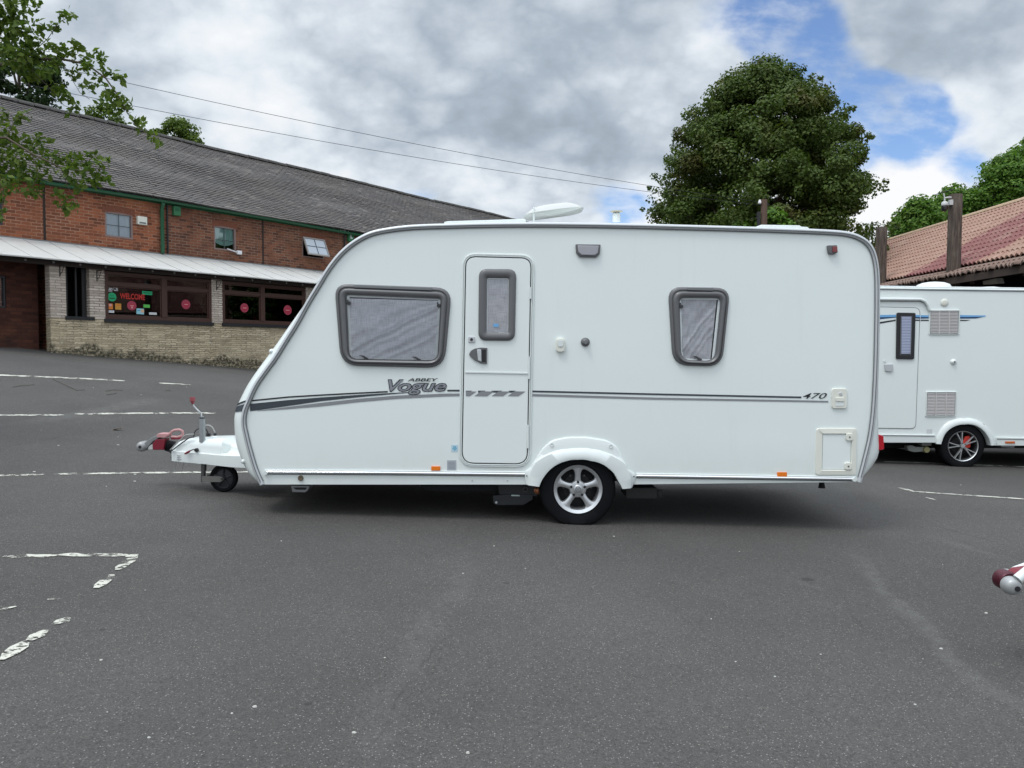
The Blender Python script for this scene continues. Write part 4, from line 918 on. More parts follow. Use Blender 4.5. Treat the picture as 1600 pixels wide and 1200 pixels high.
rib2([(1438.5, 499.6), (1451, 499.6), (1451, 501.4), (1438.5, 501.5)], sblack); rib2([(1500, 499.8), (1517, 500), (1509, 501.6), (1500, 501.6)], sblack)
for pts, m in (([(1368, 492.2), (1399.5, 491.8), (1399.5, 495.2), (1368, 496)], sblue), ([(1368, 495.8), (1399.5, 495.2), (1399.5, 496.2), (1368, 499.5)], snavy), ([(1368, 504), (1399, 499.3), (1399, 501.5), (1368, 507)], sblack),
               ([(1429.5, 492.1), (1437, 492.2), (1437, 495.3), (1429.5, 495.2)], sblue), ([(1429.5, 495.3), (1437, 495.4), (1437, 497.9), (1429.5, 497.6)], snavy), ([(1429.5, 499.3), (1437, 499.6), (1437, 501.5), (1429.5, 501.3)], sblack)):
    mb().sheet(SP2(pts), Y2-.0105).build('stripe_decal', m, dd)
x, z = S2(1475.5, 473); B = mb(); B.lathe([(.0005, -.01), (.03, -.012), (.05, -.004), (.056, .004)], (x, Y2-.008, z), seg=24); B.build('round_vent', cream, r2, smooth=40)
x, z = S2(1489.5, 565.5); B = mb(); B.lathe([(.0005, -.03), (.02, -.03), (.03, -.02), (.045, .0)], (x, Y2-.004, z), seg=20); kk = B.build('gas_tap', white2, r2, smooth=40); mb().lathe([(.0005, -.001), (.012, 0), (.012, .01)], (x, Y2-.040, z), seg=12).build('knob', greyrail, kk)
pl2('side_reflector', rect(1569, 689.3, 1584, 692.6), mat('amber_strip', (.55, .13, .03), .3), -.03)
pl2('skirt', [(1150, 677), (1461, 679.5), (1462, 691.5), (1150, 690)], white2, -.02, .0); pl2('skirt', [(1555, 683), (1845, 688), (1845, 698), (1557, 695.8)], white2, -.02, .0)
mb().tube([(S2(*q)[0], Y2-.022, S2(*q)[1]) for q in ((1150, 678), (1300, 679), (1459, 681))], .006, 5).build('skirt_seam', greyrail, r2)
mb().tube([(S2(*q)[0], Y2-.022, S2(*q)[1]) for q in ((1556, 685.5), (1700, 688), (1840, 690))], .006, 5).build('skirt_seam', greyrail, r2)
pl2('sticker', rect(1448, 670.5, 1456.5, 677.5), mat('pale_sticker', (.62, .64, .64), .4), -.002, bev=0)
yd = Y2+.6
B = mb(); c_ = S2(1458, 448.5, yd); R_ = .24*1.0
B.lathe([(R_*1.05, -.03), (R_, .0), (R_*.9, .035), (R_*.65, .06), (R_*.35, .072), (.001, .075)], (c_[0], yd, c_[1]), 'z', 32); B.build('roof_dome', white2, r2, smooth=60)
B = mb(); c_ = S2(1542, 450.5, yd); B.lathe([(.22, -.03), (.2, .0), (.12, .015), (.001, .02)], (c_[0], yd, c_[1]), 'z', 28); B.build('roof_dome', white2, r2, smooth=60)
mvr = sub('motor_mover', r2, r2); B = mb(); B.prism(SP2(rquad([(1424, 698), (1432, 697), (1438, 700), (1452, 700), (1452, 707), (1436, 708.5), (1426, 706)], 2)), Y2+.12, Y2+.22); B.prism(SP2([(1446, 692), (1462, 692), (1462, 698), (1446, 698)]), Y2+.1, Y2+.2); B.build('mover_body', mat('mover_pale', (.26, .27, .25), .5, var=.3), mvr, bevel=.01)
B = mb(); a_ = S2(1454, 704); B.lathe([(.0005, -.01), (.04, -.01), (.045, .0), (.045, .12), (.0005, .12)], (a_[0], Y2+.1, a_[1]), seg=20); B.build('mover_roller', mat('brass_roller', (.36, .33, .16), .5, .2), mvr, smooth=30)
mb().prism(SP2([(1570, 696), (1592, 697), (1592, 701), (1572, 700)]), Y2+.1, Y2+.2).build('corner_steady', mat('zinc', (0, 0, 0)), r2)

# ================================================================== THIRD CARAVAN: its coupling, right edge
Y3 = 3.62; sc3 = Y3/FPX
h3 = (W(1577, 912, Y3))
r3 = thing('caravan_drawbar', 'white and maroon caravan coupling head poking in low at the edge of the car park', 'drawbar', (h3.x, Y3, G(h3.x, Y3)))
def C3(px, py, y=Y3): q = W(px, py, y); return (q.x, q.z)
for yy, m_ in ((Y3-.075, 0),):
    x, z = C3(1584, 917, Y3-.075)
    B = mb(); B.lathe([(.0005, -.018), (.016, -.018), (.032, -.012), (.040, .004), (.043, .03), (.04, .04)], (x, Y3-.075, z), seg=36); pad = B.build('stabiliser_pad', mat('pad_pale', (.36, .37, .37), .38, .3, var=.3), r3, smooth=60)
    mb().lathe([(.0005, 0), (.0125, 0), (.013, .01)], (x+.005, Y3-.0975, z-.004), seg=20).build('pad_bolt', black, pad)
x, z = C3(1571.5, 906.5, Y3); B = mb(); B.lathe([(.0005, -.03), (.040, -.03), (.047, -.02), (.047, .03), (.03, .03)], (x, Y3, z), seg=36, closed=True); B.build('coupling_head', mat('maroon_paint', (.075, .012, .022), .3, .3, var=.7, vscale=30), r3, smooth=50)
x, z = C3(1571, 904, Y3+.07); B = mb(); B.lathe([(.0005, .012), (.04, .01), (.049, 0), (.049, -.03)], (x, Y3+.07, z), seg=36); B.build('stabiliser_pad', MATS['pad_pale'], r3, smooth=60)
def arm3(pts, y, m, name, r0=.018): 
    P = [(C3(a, b, y)[0], y, C3(a, b, y)[1]) for a, b in pts]; B = mb(); B.tube(P, r0, 10); return B.build(name, m, r3, smooth=60)
arm3([(1590, 905), (1600, 897), (1616, 884), (1660, 872), (1700, 870)], Y3-.07, white2, 'coupling_arm', .024)
arm3([(1578, 897), (1586, 890), (1600, 885), (1625, 876), (1660, 866), (1700, 862)], Y3+.05, white2, 'coupling_arm', .016)
mb().prism([C3(1578, 896), C3(1590, 889), C3(1604, 887), (C3(1640, 880)), C3(1640, 905), C3(1604, 899), C3(1592, 903)], Y3-.04, Y3+.04).build('coupling_body', red, r3, bevel=.008)
xx = h3.x; gz3 = G(xx+.6, Y3)
B = mb(); B.loft([[(xx+dx, Y3-hw, zb), (xx+dx, Y3-hw, zm), (xx+dx, Y3-ht, zt), (xx+dx, Y3+ht, zt), (xx+dx, Y3+hw, zm), (xx+dx, Y3+hw, zb)] for dx, hw, ht, zb, zm, zt in ((.36, .15, .08, .3, .4, .44), (.5, .2, .14, .28, .39, .5), (.85, .26, .15, .26, .38, .5), (1.0, .34, .3, .26, .38, .42), (1.4, .5, .45, .26, .38, .42))], False, False)
B.add([(xx+.36, Y3-.15, .3), (xx+.36, Y3-.15, .4), (xx+.36, Y3-.08, .44), (xx+.36, Y3+.08, .44), (xx+.36, Y3+.15, .4), (xx+.36, Y3+.15, .3)], [tuple(range(6))]); B.build('drawbar_cover', white2, r3, bevel=.01)
B = mb(); B.tube([(xx+.62, Y3-.18, gz3+.12), (xx+.62, Y3-.18, .62)], .025, 12); B.build('jockey_tube', MATS['galvanised'], r3, smooth=40)
B = mb(); B.lathe([(.06, -.03), (.1, -.028), (.115, 0), (.1, .028), (.06, .03)], (xx+.72, Y3-.18, gz3+.115), seg=30, closed=True); B.build('jockey_wheel', rubber, r3, smooth=40)

# ================================================================== BRICK BUILDING
br = thing('brick_building', 'long two storey red brick range with slate roof and a glazed stone fronted porch', 'building', tuple(BP), BA)
def wallmat(name, bw, bh, c1, c2, mort, msz, patches, stain=None, distort=.012, rgh=.9):
    m = bpy.data.materials.new(name); m.use_nodes = True; t = NT(m.node_tree); b = t.n['Principled BSDF']
    co = t.add('ShaderNodeTexCoord').outputs['Object']; s = t.add('ShaderNodeSeparateXYZ', {0: co})
    u = t.m('ADD', s.outputs[0], s.outputs[1])
    wob = t.m('MULTIPLY', t.m('SUBTRACT', t.noise(co, 3, 3), .5), distort); wob2 = t.m('MULTIPLY', t.m('SUBTRACT', t.noise(co, 14, 3), .5), distort)
    v = t.add('ShaderNodeCombineXYZ', {0: t.m('ADD', u, wob2), 1: t.m('ADD', s.outputs[2], t.m('ADD', wob, wob2)), 2: 0.0}).outputs[0]
    br_ = t.add('ShaderNodeTexBrick', {'Vector': v, 'Color1': (0, 0, 0, 1), 'Color2': (1, 1, 1, 1), 'Mortar': (.5, .5, .5, 1), 'Scale': 1.0, 'Mortar Size': msz, 'Mortar Smooth': .3, 'Bias': 0.0, 'Brick Width': bw, 'Row Height': bh})
    br_.offset = .5
    rnd = t.add('ShaderNodeSeparateColor', {0: br_.outputs['Color']}).outputs[0]
    c = t.ramp(rnd, [(0, c1), (.45, tuple((a+b_)/2 for a, b_ in zip(c1, c2))), (1, c2)])
    for (sc_, lo, hi, pc, am) in patches: c = t.mix(t.m('MULTIPLY', t.ss(t.noise(co, sc_, 5, .6), lo, hi), am), c, pc)
    c = t.mix(t.m('MULTIPLY', br_.outputs['Fac'], t.m('ADD', .25, t.m('MULTIPLY', t.ss(t.noise(co, 1.7, 5, .65), .35, .65), .75))), c, mort)
    k = t.m('ADD', .75, t.m('MULTIPLY', t.noise(co, 22, 5, .7), .5)); c = t.mix(1.0, c, t.add('ShaderNodeCombineXYZ', {0: k, 1: k, 2: k}).outputs[0], 'MULTIPLY')
    if stain: c = stain(t, co, s, c)
    t.l.new(c, b.inputs['Base Color']); b.inputs['Roughness'].default_value = rgh; b.inputs['Specular IOR Level'].default_value = .25
    hh = t.m('SUBTRACT', t.m('MULTIPLY', t.noise(co, 30, 4, .7), .4), br_.outputs['Fac'])
    t.l.new(t.add('ShaderNodeBump', {'Strength': .7, 'Distance': .012, 'Height': hh}).outputs[0], b.inputs['Normal']); return m
redbrick = wallmat('red_brick', .24, .085, (.095, .042, .030), (.27, .105, .058), (.29, .20, .15), .011,
                   [(.6, .5, .68, (.10, .045, .032), .7), (1.1, .55, .7, (.36, .15, .075), .5), (6, .5, .7, (.19, .10, .07), .45), (2.3, .55, .72, (.08, .045, .035), .5), (4.5, .62, .74, (.30, .22, .17), .5), (.45, .5, .62, (.17, .075, .045), .5)], lambda t, co, s_, c: t.mix(t.m('MULTIPLY', t.m('SUBTRACT', 1.0, t.ss(s_.outputs[0], 2.35, 2.55)), .9), c, t.mix(1.0, c, (1.45, 1.2, 1.05), 'MULTIPLY')), .022)
def moss(t, co, s, c):
    gl = t.m('ADD', s.outputs[2], t.m('MULTIPLY', s.outputs[0], .088))       # height above the sloping pavement line
    h = t.m('SUBTRACT', gl, 1.30); f = t.m('SUBTRACT', t.m('ADD', t.m('ADD', .72, t.m('MULTIPLY', t.m('SUBTRACT', t.noise(co, .55, 3), .45), 2.6)), t.m('MULTIPLY', t.m('SUBTRACT', t.noise(co, 2.6, 6, .65), .5), 1.5)), t.m('MULTIPLY', h, 2.0))
    return t.mix(t.m('MULTIPLY', t.ss(f, .25, .55), t.ss(t.noise(co, 14, 5, .7), .3, .6)), c, (.062, .058, .040))
stone = wallmat('coursed_stone', .34, .062, (.40, .33, .22), (.72, .61, .43), (.22, .18, .125), .010,
                [(1.2, .45, .7, (.60, .49, .32), .5), (3, .55, .75, (.23, .18, .125), .55), (9, .55, .75, (.8, .73, .57), .6)], moss, .09)
pierb = wallmat('pier_brick', .26, .066, (.50, .42, .35), (.76, .66, .57), (.22, .18, .15), .012, [(2, .5, .7, (.42, .33, .27), .5), (7, .6, .75, (.28, .23, .19), .4)], None, .012)
brownf = mat('brown_window_frame', (.075, .034, .024), .55, var=.3, vscale=6)
upf = mat('faded_mauve_frame', (.24, .17, .155), .6, var=.3, vscale=8)
darkin = mat('dark_interior', (0, 0, 0))
LO = dict(world=False)
# --- upper brick wall (t = 1.8) with real openings
TU = 1.8; Z0U, Z1U = 2.9, 6.12; SA, SB = -16.0, 27.0
ups = []
def sz(px, py, t=TU): return BL(px, py, t)
def op(a, b, c, d):                                  # px corners -> opening s0,s1,z0,z1
    s0, z1 = sz(a, b); s1, z0 = sz(c, d); return (s0, s1, z0, z1)
W1 = op(163.5, 329, 208, 374.5); W2 = op(334, 351.5, 369, 393.5); W3 = op(472, 370, 506, 405); W0 = op(-38, 296, 4.5, 352)
openings = sorted([W0, W1, W2, W3])
extra_open = [(12.6, 13.5, 4.75, 5.5), (17, 17.9, 4.75, 5.5), (21.5, 22.4, 4.75, 5.5)]
B = mb(); cur = SA
for (s0, s1, z0, z1) in openings+extra_open:
    B.box(cur, s0, TU, TU+.3, Z0U, Z1U); B.box(s0, s1, TU, TU+.3, Z0U, z0); B.box(s0, s1, TU, TU+.3, z1, Z1U); cur = s1
B.box(cur, SB, TU, TU+.3, -.6, Z1U); B.box(SA, 7.9, TU+.25, TU+.3, 1, 3)
B.build('wall', redbrick, br, **LO)
B = mb(); 
for s_ in (SA, SB): B.add([(s_, TU+.02, -1), (s_, 9.2, -1), (s_, 9.2, 6), (s_, 5.5, 8.95), (s_, TU+.02, 6)], [(0, 1, 2, 3, 4)])
B.box(SA, SB, 9.2, 9.4, -1, 6.05); B.build('gable_wall', redbrick, br, **LO)
B = mb(); B.box(SA+.05, SB-.05, TU+.9, TU+.95, 1, 6); B.build('interior', mat('dark_interior', (0, 0, 0)), br, **LO)
# stepped wall joints
for px, a in ((69, 0), (410, 0)):
    s0, _ = sz(px, 330); mb().box(s0-.03, s0+.03, TU-.012, TU, 4.35, 5.95).build('wall_joint', mat('sooty_joint', (.035, .022, .018), .9), br, **LO)
# soldier arches over the windows
for k, (s0, s1, z0, z1) in enumerate([W1, W2, W3]):
    B = mb(); n = 11
    for i in range(n):
        a = (i+.5)/n; x = s0-.06+(s1-s0+.12)*a; h = .05*(1-(2*a-1)**2); wq = (s1-s0+.12)/n/2-.005
        B.box(x-wq, x+wq, TU-.006, TU+.02, z1-.05+h, z1+.13+h)
    B.build('brick_arch', mat('arch_brick', (.20, .07, .04), .9, var=.7, vscale=9), br, **LO)
def casement(o, par, frame_w=.05, bars=((.5,), (.48,)), tt=TU+.05, fm=upf, curtain=None):
    s0, s1, z0, z1 = o; wd = sub('window', par, par); q = frame_w
    B = mb(); B.box(s0, s1, tt-.05, tt+.05, z0, z0+q); B.box(s0, s1, tt-.05, tt+.05, z1-q, z1); B.box(s0, s0+q, tt-.05, tt+.05, z0+q, z1-q); B.box(s1-q, s1, tt-.05, tt+.05, z0+q, z1-q)
    B.build('frame', fm, wd, **LO, bevel=.006)
    B = mb()
    for f in bars[0]: x = s0+(s1-s0)*f; B.box(x-.009, x+.009, tt-.012, tt-.002, z0+q, z1-q)
    for f in bars[1]: z = z0+(z1-z0)*f; B.box(s0+q, s1-q, tt-.0135, tt-.003, z-.009, z+.009)
    B.build('glazing_bar', mat('grey_bar', (.10, .12, .13), .5), wd, **LO)
    mb().box(s0+q-.01, s1-q+.01, tt+.004, tt+.008, z0+q-.01, z1-q+.01).build('pane', upglass, wd, **LO)
    if curtain:
        R_ = []
        zt, zb = z1-q, z0+q+ (z1-z0)*curtain[2]
        for z in np.linspace(zt, zb, 10): R_.append([(x, tt+.035+.012*math.sin(x*40+z*2), z) for x in np.linspace(s0+.01, s1-.01, 50)])
        mb().loft(R_, False).build('curtain', curtain[0], wd, **LO, smooth=180)
    else: pass
    return wd
net = mat('net_curtain', (.85, .88, .9), .8); greenc = mat('green_curtain', (.48, .74, .64), .8)
casement(W1, br, bars=((.52,), (.48,)), curtain=(net, 0, 0)); w2_ = casement(W2, br, bars=((.5,), (.42,)), curtain=(greenc, 0, .38)); casement(W0, br, fm=mat('dark_frame', (.03, .03, .035), .5), curtain=None)
B = mb(); s0, s1, z0, z1 = W2
zc_ = z0+(z1-z0)*.40; zd_ = z0+(z1-z0)*.24
B.loft([[(x, TU+.085+.01*math.sin(x*30), zc_+.02) for x in np.linspace(s0, s1, 24)], [(x, TU+.075, zc_-(.13*math.sin(math.pi*(x-s0)/(s1-s0)))-.02) for x in np.linspace(s0, s1, 24)]], False); B.build('curtain_swag', greenc, w2_, **LO, smooth=180)
for o in extra_open: casement(o, br, curtain=(net, 0, 0))
# open awning window W3: frame in wall + sash swung outwards
s0, s1, z0, z1 = W3; ww = sub('window', br, br)
B = mb(); q = .03; B.box(s0, s1, TU-.01, TU+.05, z0, z0+q); B.box(s0, s1, TU-.01, TU+.05, z1-q, z1); B.box(s0, s0+q, TU-.01, TU+.05, z0+q, z1-q); B.box(s1-q, s1, TU-.01, TU+.05, z0+q, z1-q); B.build('frame', upf, ww, **LO)
L_ = z1-z0; ang = math.radians(24); sh = sub('sash', ww, br)
def sashbox(a0, a1, d0, d1, y0, y1):                 # d measured down the tilted sash
    B = mb(); B.box(a0, a1, y0, y1, -d1, -d0); ca, sa = math.cos(ang), math.sin(ang)
    B.v = [(x, TU-.04+(y*ca+z*sa), z1+(-y*sa*-1*0+z*ca-y*sa)) for x, y, z in B.v]; return B
B = mb()
for a in (sashbox(s0, s1, 0, .05, -.02, .02), sashbox(s0, s1, L_-.05, L_, -.02, .02), sashbox(s0, s0+.05, .05, L_-.05, -.02, .02), sashbox(s1-.05, s1, .05, L_-.05, -.02, .02)): B.add(a.v, a.f)
B.build('sash_frame', mat('sash_pale', (.33, .30, .28), .5), ww, **LO)
B = mb()
for a in (sashbox((s0+s1)/2-.012, (s0+s1)/2+.012, .05, L_-.05, -.012, .004), sashbox(s0+.05, s1-.05, L_/2-.012, L_/2+.012, -.01, .003)): B.add(a.v, a.f)
B.build('glazing_bar', MATS['grey_bar'], ww, **LO)
a = sashbox(s0+.04, s1-.04, .04, L_-.04, .0, .006); a.build('pane', mat('painted_reflection_glass', (.42, .48, .56), .06, spec=1.0, coat=1.0), ww, **LO)  # sky reflection painted in as the pane's pale blue base colour
bpy.data.objects.remove(sh)
# --- ground floor: recessed brick left of the porch, stone porch front
GZ = lambda s, t=0: G(*(bworld(s, t, 0).to_2d()))
Pl = BL(72, 545, 0)[0]; Pf = BL(80, 546, 0)[0]
ZP = 3.62
wl = (BL(-20, 431, .62)[0], BL(9, 431, .62)[0], BL(5, 481, .62)[1], BL(5, 431, .62)[1])
RT = .62; B = mb(); B.box(SA, wl[0], RT, RT+.2, -.5, ZP+.12); B.box(wl[1], Pl+.1, RT, RT+.2, -.5, ZP+.12); B.box(wl[0], wl[1], RT, RT+.2, -.5, wl[2]); B.box(wl[0], wl[1], RT, RT+.2, wl[3], ZP+.12); B.build('recess_wall', wallmat('porch_shade_brick', .24, .085, (.06, .024, .018), (.13, .05, .034), (.06, .04, .034), .009, [(.8, .45, .65, (.05, .03, .022), .6), (2, .55, .7, (.15, .06, .035), .4)]), br, **LO)  # darker brick colours carry the shade under the porch roof
casement(wl, br, tt=.70, fm=mat('dark_frame', (0, 0, 0)), bars=((.5,), ()))
o1 = (BL(102, 415, 0)[0], BL(139, 415, 0)[0], BL(118, 494.5, 0)[1], ZP)
wA = (BL(163, 423, 0)[0], BL(330.5, 437, 0)[0], BL(250, 501, 0)[1]+.0, BL(250, 430, 0)[1])
wB = (BL(347, 440, 0)[0], BL(347, 440, 0)[0]+(wA[1]-wA[0]), wA[2], wA[3])
wC = (wB[1]+.45, wB[1]+.45+3.0, wA[2], wA[3]); endS = wC[1]+1.0
TW = .24
# low coursed stone wall
B = mb(); 
x0_ = Pf; B.box(x0_, endS, 0, TW, -.6, wA[2]-.02); B.build('stone_wall', stone, br, **LO)
for a, b in ((Pf, o1[0]), (o1[1], wA[0]), (wA[1], wB[0]), (wB[1], wC[0]), (wC[1], endS)): mb().box(a, b, -.004, TW+.002, wA[2]-.02, ZP).build('pier', pierb, br, **LO)
B = mb(); B.box(endS-.2, endS, TW, 1.8, -.6, ZP+.02); B.build('return_wall', redbrick, br, **LO); B = mb(); B.box(Pf+.3, Pf+.5, TW+.004, 1.8, -.3, ZP+.02); B.build('return_wall', redbrick, br, **LO)
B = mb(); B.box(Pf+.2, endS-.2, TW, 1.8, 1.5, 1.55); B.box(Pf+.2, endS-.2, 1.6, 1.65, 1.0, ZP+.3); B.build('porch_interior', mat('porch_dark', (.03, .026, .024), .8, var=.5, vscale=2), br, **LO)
B = mb(); B.box(o1[0]-.03, o1[1]+.1, -.04, TW-.02, o1[2]-.08, o1[2]); B.build('sill', black, br, **LO)
B = mb(); B.box(o1[0]+.06, o1[0]+.10, TW-.1, TW-.04, o1[2], ZP); B.box(o1[1]-.12, o1[1]-.02, TW-.1, TW-.04, o1[2], ZP); B.box((o1[0]+o1[1])/2, (o1[0]+o1[1])/2+.04, TW-.1, TW-.04, o1[2], ZP); B.build('door_frame', black, br, **LO)
def shopwin(o, mull, stk=None):
    s0, s1, z0, z1 = o; wd = sub('porch_window', br, br); q = .085; zt = z1-.335; B = mb()
    B.box(s0, s1, .02, .12, z0, z0+q); B.box(s0, s1, .02, .12, z1-q, z1); B.box(s0, s0+q, .02, .12, z0+q, z1-q); B.box(s1-q, s1, .02, .12, z0+q, z1-q)
    xm = s0+(s1-s0)*mull; B.box(xm-.075, xm+.075, .01, .12, z0+q, z1-q)
    for a, b in ((s0+q, xm-.075), (xm+.075, s1-q)):
        B.box(a, b, .025, .11, zt-.045, zt+.045)
        for (c, d, e, f) in ((a, b, zt+.045, z1-q), (a, b, z0+q, zt-.045)):
            B.box(a, b, .045, .10, e, e+.03); B.box(a, b, .045, .10, f-.03, f); B.box(a, a+.03, .045, .10, e+.03, f-.03); B.box(b-.03, b, .045, .10, e+.03, f-.03)
    B.build('frame', brownf, wd, **LO, bevel=.006)
    for a, b in ((s0+q, xm-.075), (xm+.075, s1-q)):
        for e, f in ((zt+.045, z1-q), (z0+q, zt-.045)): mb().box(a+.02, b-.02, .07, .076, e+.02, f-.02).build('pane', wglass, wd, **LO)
    mb().box(s0-.03, s1+.03, -.05, .05, z0-.09, z0-.002).build('sill', mat('black_sill', (.02, .02, .022), .5, var=.5), wd, **LO)
    return wd
wa = shopwin(wA, .53); wb = shopwin(wB, .46); wc = shopwin(wC, .5)
TS = .066
def stk(name, px0, py0, px1, py1, m, par=wa, y=TS):
    a = BL(px0, py0, TS); b = BL(px1, py1, TS); return mb().box(a[0], b[0], y, y+.003, b[1], a[1]).build(name, m, par, **LO)
def disc(px, py, rpx, m, par=wa, y=TS, name='sticker'):
    a = BL(px, py, TS); b = BL(px+rpx, py, TS); r = abs(b[0]-a[0]); return mb().lathe([(.0005, 0), (r, 0), (r, .003)], (a[0], y, a[1]), seg=30).build(name, m, par, **LO)
grn = mat('sign_green', (.01, .42, .17), .5); lg = mat('lime_sign', (.12, .55, .1), .5); rs = mat('rose_sticker', (.42, .05, .09), .5); og = mat('amber_sticker', (.72, .22, .03), .5); og2 = mat('ochre_sticker', (.65, .32, .05), .5)
wt = mat('white_sticker', (.8, .8, .82), .5); skyb = mat('cyan_sticker', (.35, .68, .78), .5); grd = mat('dark_green_ink', (.005, .10, .04), .5); wr = mat('welcome_red', (.55, .03, .02), .5); wp = mat('pale_pink_ink', (.75, .38, .38), .5)
disc(175, 464, 6.9, grn); 
for (a, b, c, d) in ((172, 461.6, 178, 462.6), (171, 465, 179.5, 467.5)): stk('sticker_print', a, b, c, d, grd, y=TS-.002)
stk('sticker', 222, 454.6, 237.8, 461.2, grn); stk('sticker_print', 224, 456.8, 236.5, 458.8, grd, y=TS-.002)
stk('sticker', 166.5, 474, 176.5, 483.5, og); disc(172.3, 476.6, 2.2, wp, y=TS-.002, name='sticker_print'); stk('sticker', 180, 474, 189.5, 484, og2); stk('sticker_print', 181.5, 475, 188.5, 478, og, y=TS-.002)
disc(206, 477.5, 7.2, rs); disc(206.5, 478.3, 3.6, mat('deep_rose', (.5, .02, .06), .5), y=TS-.002, name='sticker_print'); stk('sticker_print', 203.5, 477, 209, 478.6, wp, y=TS-.004); disc(206.3, 480.6, 1.5, wp, y=TS-.004, name='sticker_print')
stk('sticker', 224, 475.6, 234.3, 481, lg); stk('sticker', 213.2, 481.8, 225, 491.2, skyb); disc(222.5, 486, 2.6, mat('peach_print', (.8, .5, .3), .5), y=TS-.002, name='sticker_print'); stk('sticker_print', 214.3, 484, 219, 486, mat('teal_print', (.1, .45, .6), .5), y=TS-.002)
stk('sticker', 165.8, 484.6, 178.4, 488.8, wt); stk('sticker_print', 167, 485.3, 169, 487.9, mat('blue_print', (.08, .12, .35), .5), y=TS-.002); stk('sticker_print', 170.3, 486.2, 176.5, 487, mat('grey_print', (.4, .42, .5), .5), y=TS-.002)
stk('sticker', 233, 488, 245, 492, wt); stk('sticker_print', 235, 489.6, 242, 490.2, MATS['grey_print'], y=TS-.002)
a, b = BL(187.3, 468, TS), BL(226.2, 458.8, TS); text_obj('WELCOME', 'lettering', wr, wa, a[0], b[0], a[1]+.02, b[1]-.02, TS-.002, bold=.03, world=False)
a, b = BL(166.4, 453.8, TS), BL(184, 448.2, TS); text_obj('Xiao Chi', 'lettering', wt, wa, a[0], b[0], a[1], b[1], TS-.002, bold=.01, world=False)
stk('lettering', 167, 454.9, 175.5, 455.9, wt)
for (px, py, par) in ((290.5, 475.5, wa), (382, 481, wb), (449.5, 484.5, wb)):
    disc(px, py, 6.8 if px < 300 else 6.2, rs, par); disc(px+.3, py+.5, 3.4, MATS['deep_rose'], par, TS-.002, 'sticker_print'); a = px; 
    A_, B_ = BL(px-2.6, py-.5, TS), BL(px+2.8, py+1, TS); mb().box(A_[0], B_[0], TS-.004, TS-.003, B_[1], A_[1]).build('sticker_print', wp, par, **LO)
# things behind the second pane: small flower display and a bottle
B = mb(); a = BL(398, 494, .5); 
for k in range(16):
    sx_ = a[0]+RNG.uniform(-.35, .35); zz_ = a[1]+RNG.uniform(.05, .65); B.tube([(a[0], .5, a[1]-.05), (sx_, .5+RNG.uniform(-.08, .1), zz_)], .006, 4)
fo = thing('flower_display', 'white flowers in a vase standing behind the right hand porch window', 'flowers', tuple(bworld(a[0], .5, a[1]-.1)), BA)
def fobuild(B, nm, m): B.v = [(x-a[0], y-.5, z-(a[1]-.1)) for x, y, z in B.v]; return B.build(nm, m, fo, world=False)
tips = [B.v[i*8+4] for i in range(16)]; fobuild(B, 'stem', mat('stem_green', (.06, .12, .04), .6))
B = mb()
for (x, y, z) in tips: B.lathe([(.0005, -.03), (.035, 0), (.0005, .03)], (x, y-.02, z), 'z', 7)
fobuild(B, 'blossom', mat('blossom_white', (.8, .76, .6), .7)); B = mb(); B.lathe([(.05, -.2), (.08, -.1), (.05, .0)], (a[0], .5, a[1]), 'z', 12); fobuild(B, 'vase', mat('vase_red', (.4, .05, .05), .4))
# fascia, rafters, porch roof
ZF = 3.70; TF = -.35; zU = 4.38
B = mb(); B.box(SA, endS, -.10, -.02, ZP-.04, ZF+.04); B.build('fascia', mat('fascia_brown', (.035, .022, .018), .7, var=.4), br, **LO)
B = mb()
for k in range(26):
    s_ = -4.6+k*.62
    if s_ < endS: B.lathe([(.0005, 0), (.028, 0), (.03, .02)], (s_, -.118, ZF-.05), seg=8)
B.build('bolt', mat('grey_bolt', (.25, .24, .23), .6), br, **LO)
def sheet_roof():
    B = mb(); ss_ = np.arange(SA, endS+.4, .11); tt = np.linspace(TF, 1.79, 6)
    def zz(s_, f): return ZF+.01+(zU-ZF)*f + .012*mnoise.noise((s_*.9, f*3, 0)) - .01*math.sin(f*3.14)+ (.004 if int(math.floor(s_/.94)) % 2 else 0)
    T_ = [[(s_, t_, zz(s_, (t_-TF)/(1.79-TF))) for s_ in ss_] for t_ in tt]; L = [[(x, y, z-.03) for x, y, z in r] for r in T_]
    B.loft(T_, False); B.loft(L, False); B.loft([T_[0], L[0]], False); o = B.build('porch_roof', mat('porch_sheet', (.56, .555, .53), .45, var=.18, vscale=1.3, col2=(.52, .51, .47), c2t=(.5, .75)), br, **LO, smooth=30)
    B = mb()
    for k in range(44):
        s_ = SA+.3+k*.62
        if s_ < endS: B.tube([(s_+random.uniform(-.01, .01), TF+.01, ZF+.016), (s_, .7, ZF+.014+(zU-ZF)*.49-.008), (s_, 1.77, zU+.01)], .006 if k % 2 else .011, 5)
    B.build('roof_batten', mat('pale_batten', (.40, .40, .385), .5), o, **LO)
    B = mb(); B.box(SA, endS+.3, TU-.05, TU-.005, zU-.02, zU+.03); B.build('flashing', mat('lead', (.2, .2, .2), .6), o, **LO)
sheet_roof()
# brackets on the piers
for px, py in ((151, 424), (338, 440), (93, 416)):
    s_, z_ = BL(px, py, 0); B = mb(); B.tube([(s_, -.01, z_+.03), (s_, -.01, z_-.25)], .012, 6); B.tube([(s_, -.01, z_), (s_, -.28, z_+.01)], .010, 6); B.tube([(s_, -.01, z_-.2), (s_, -.12, z_-.16), (s_, -.24, z_-.0)], .008, 6); B.build('wall_bracket', black, br, **LO)
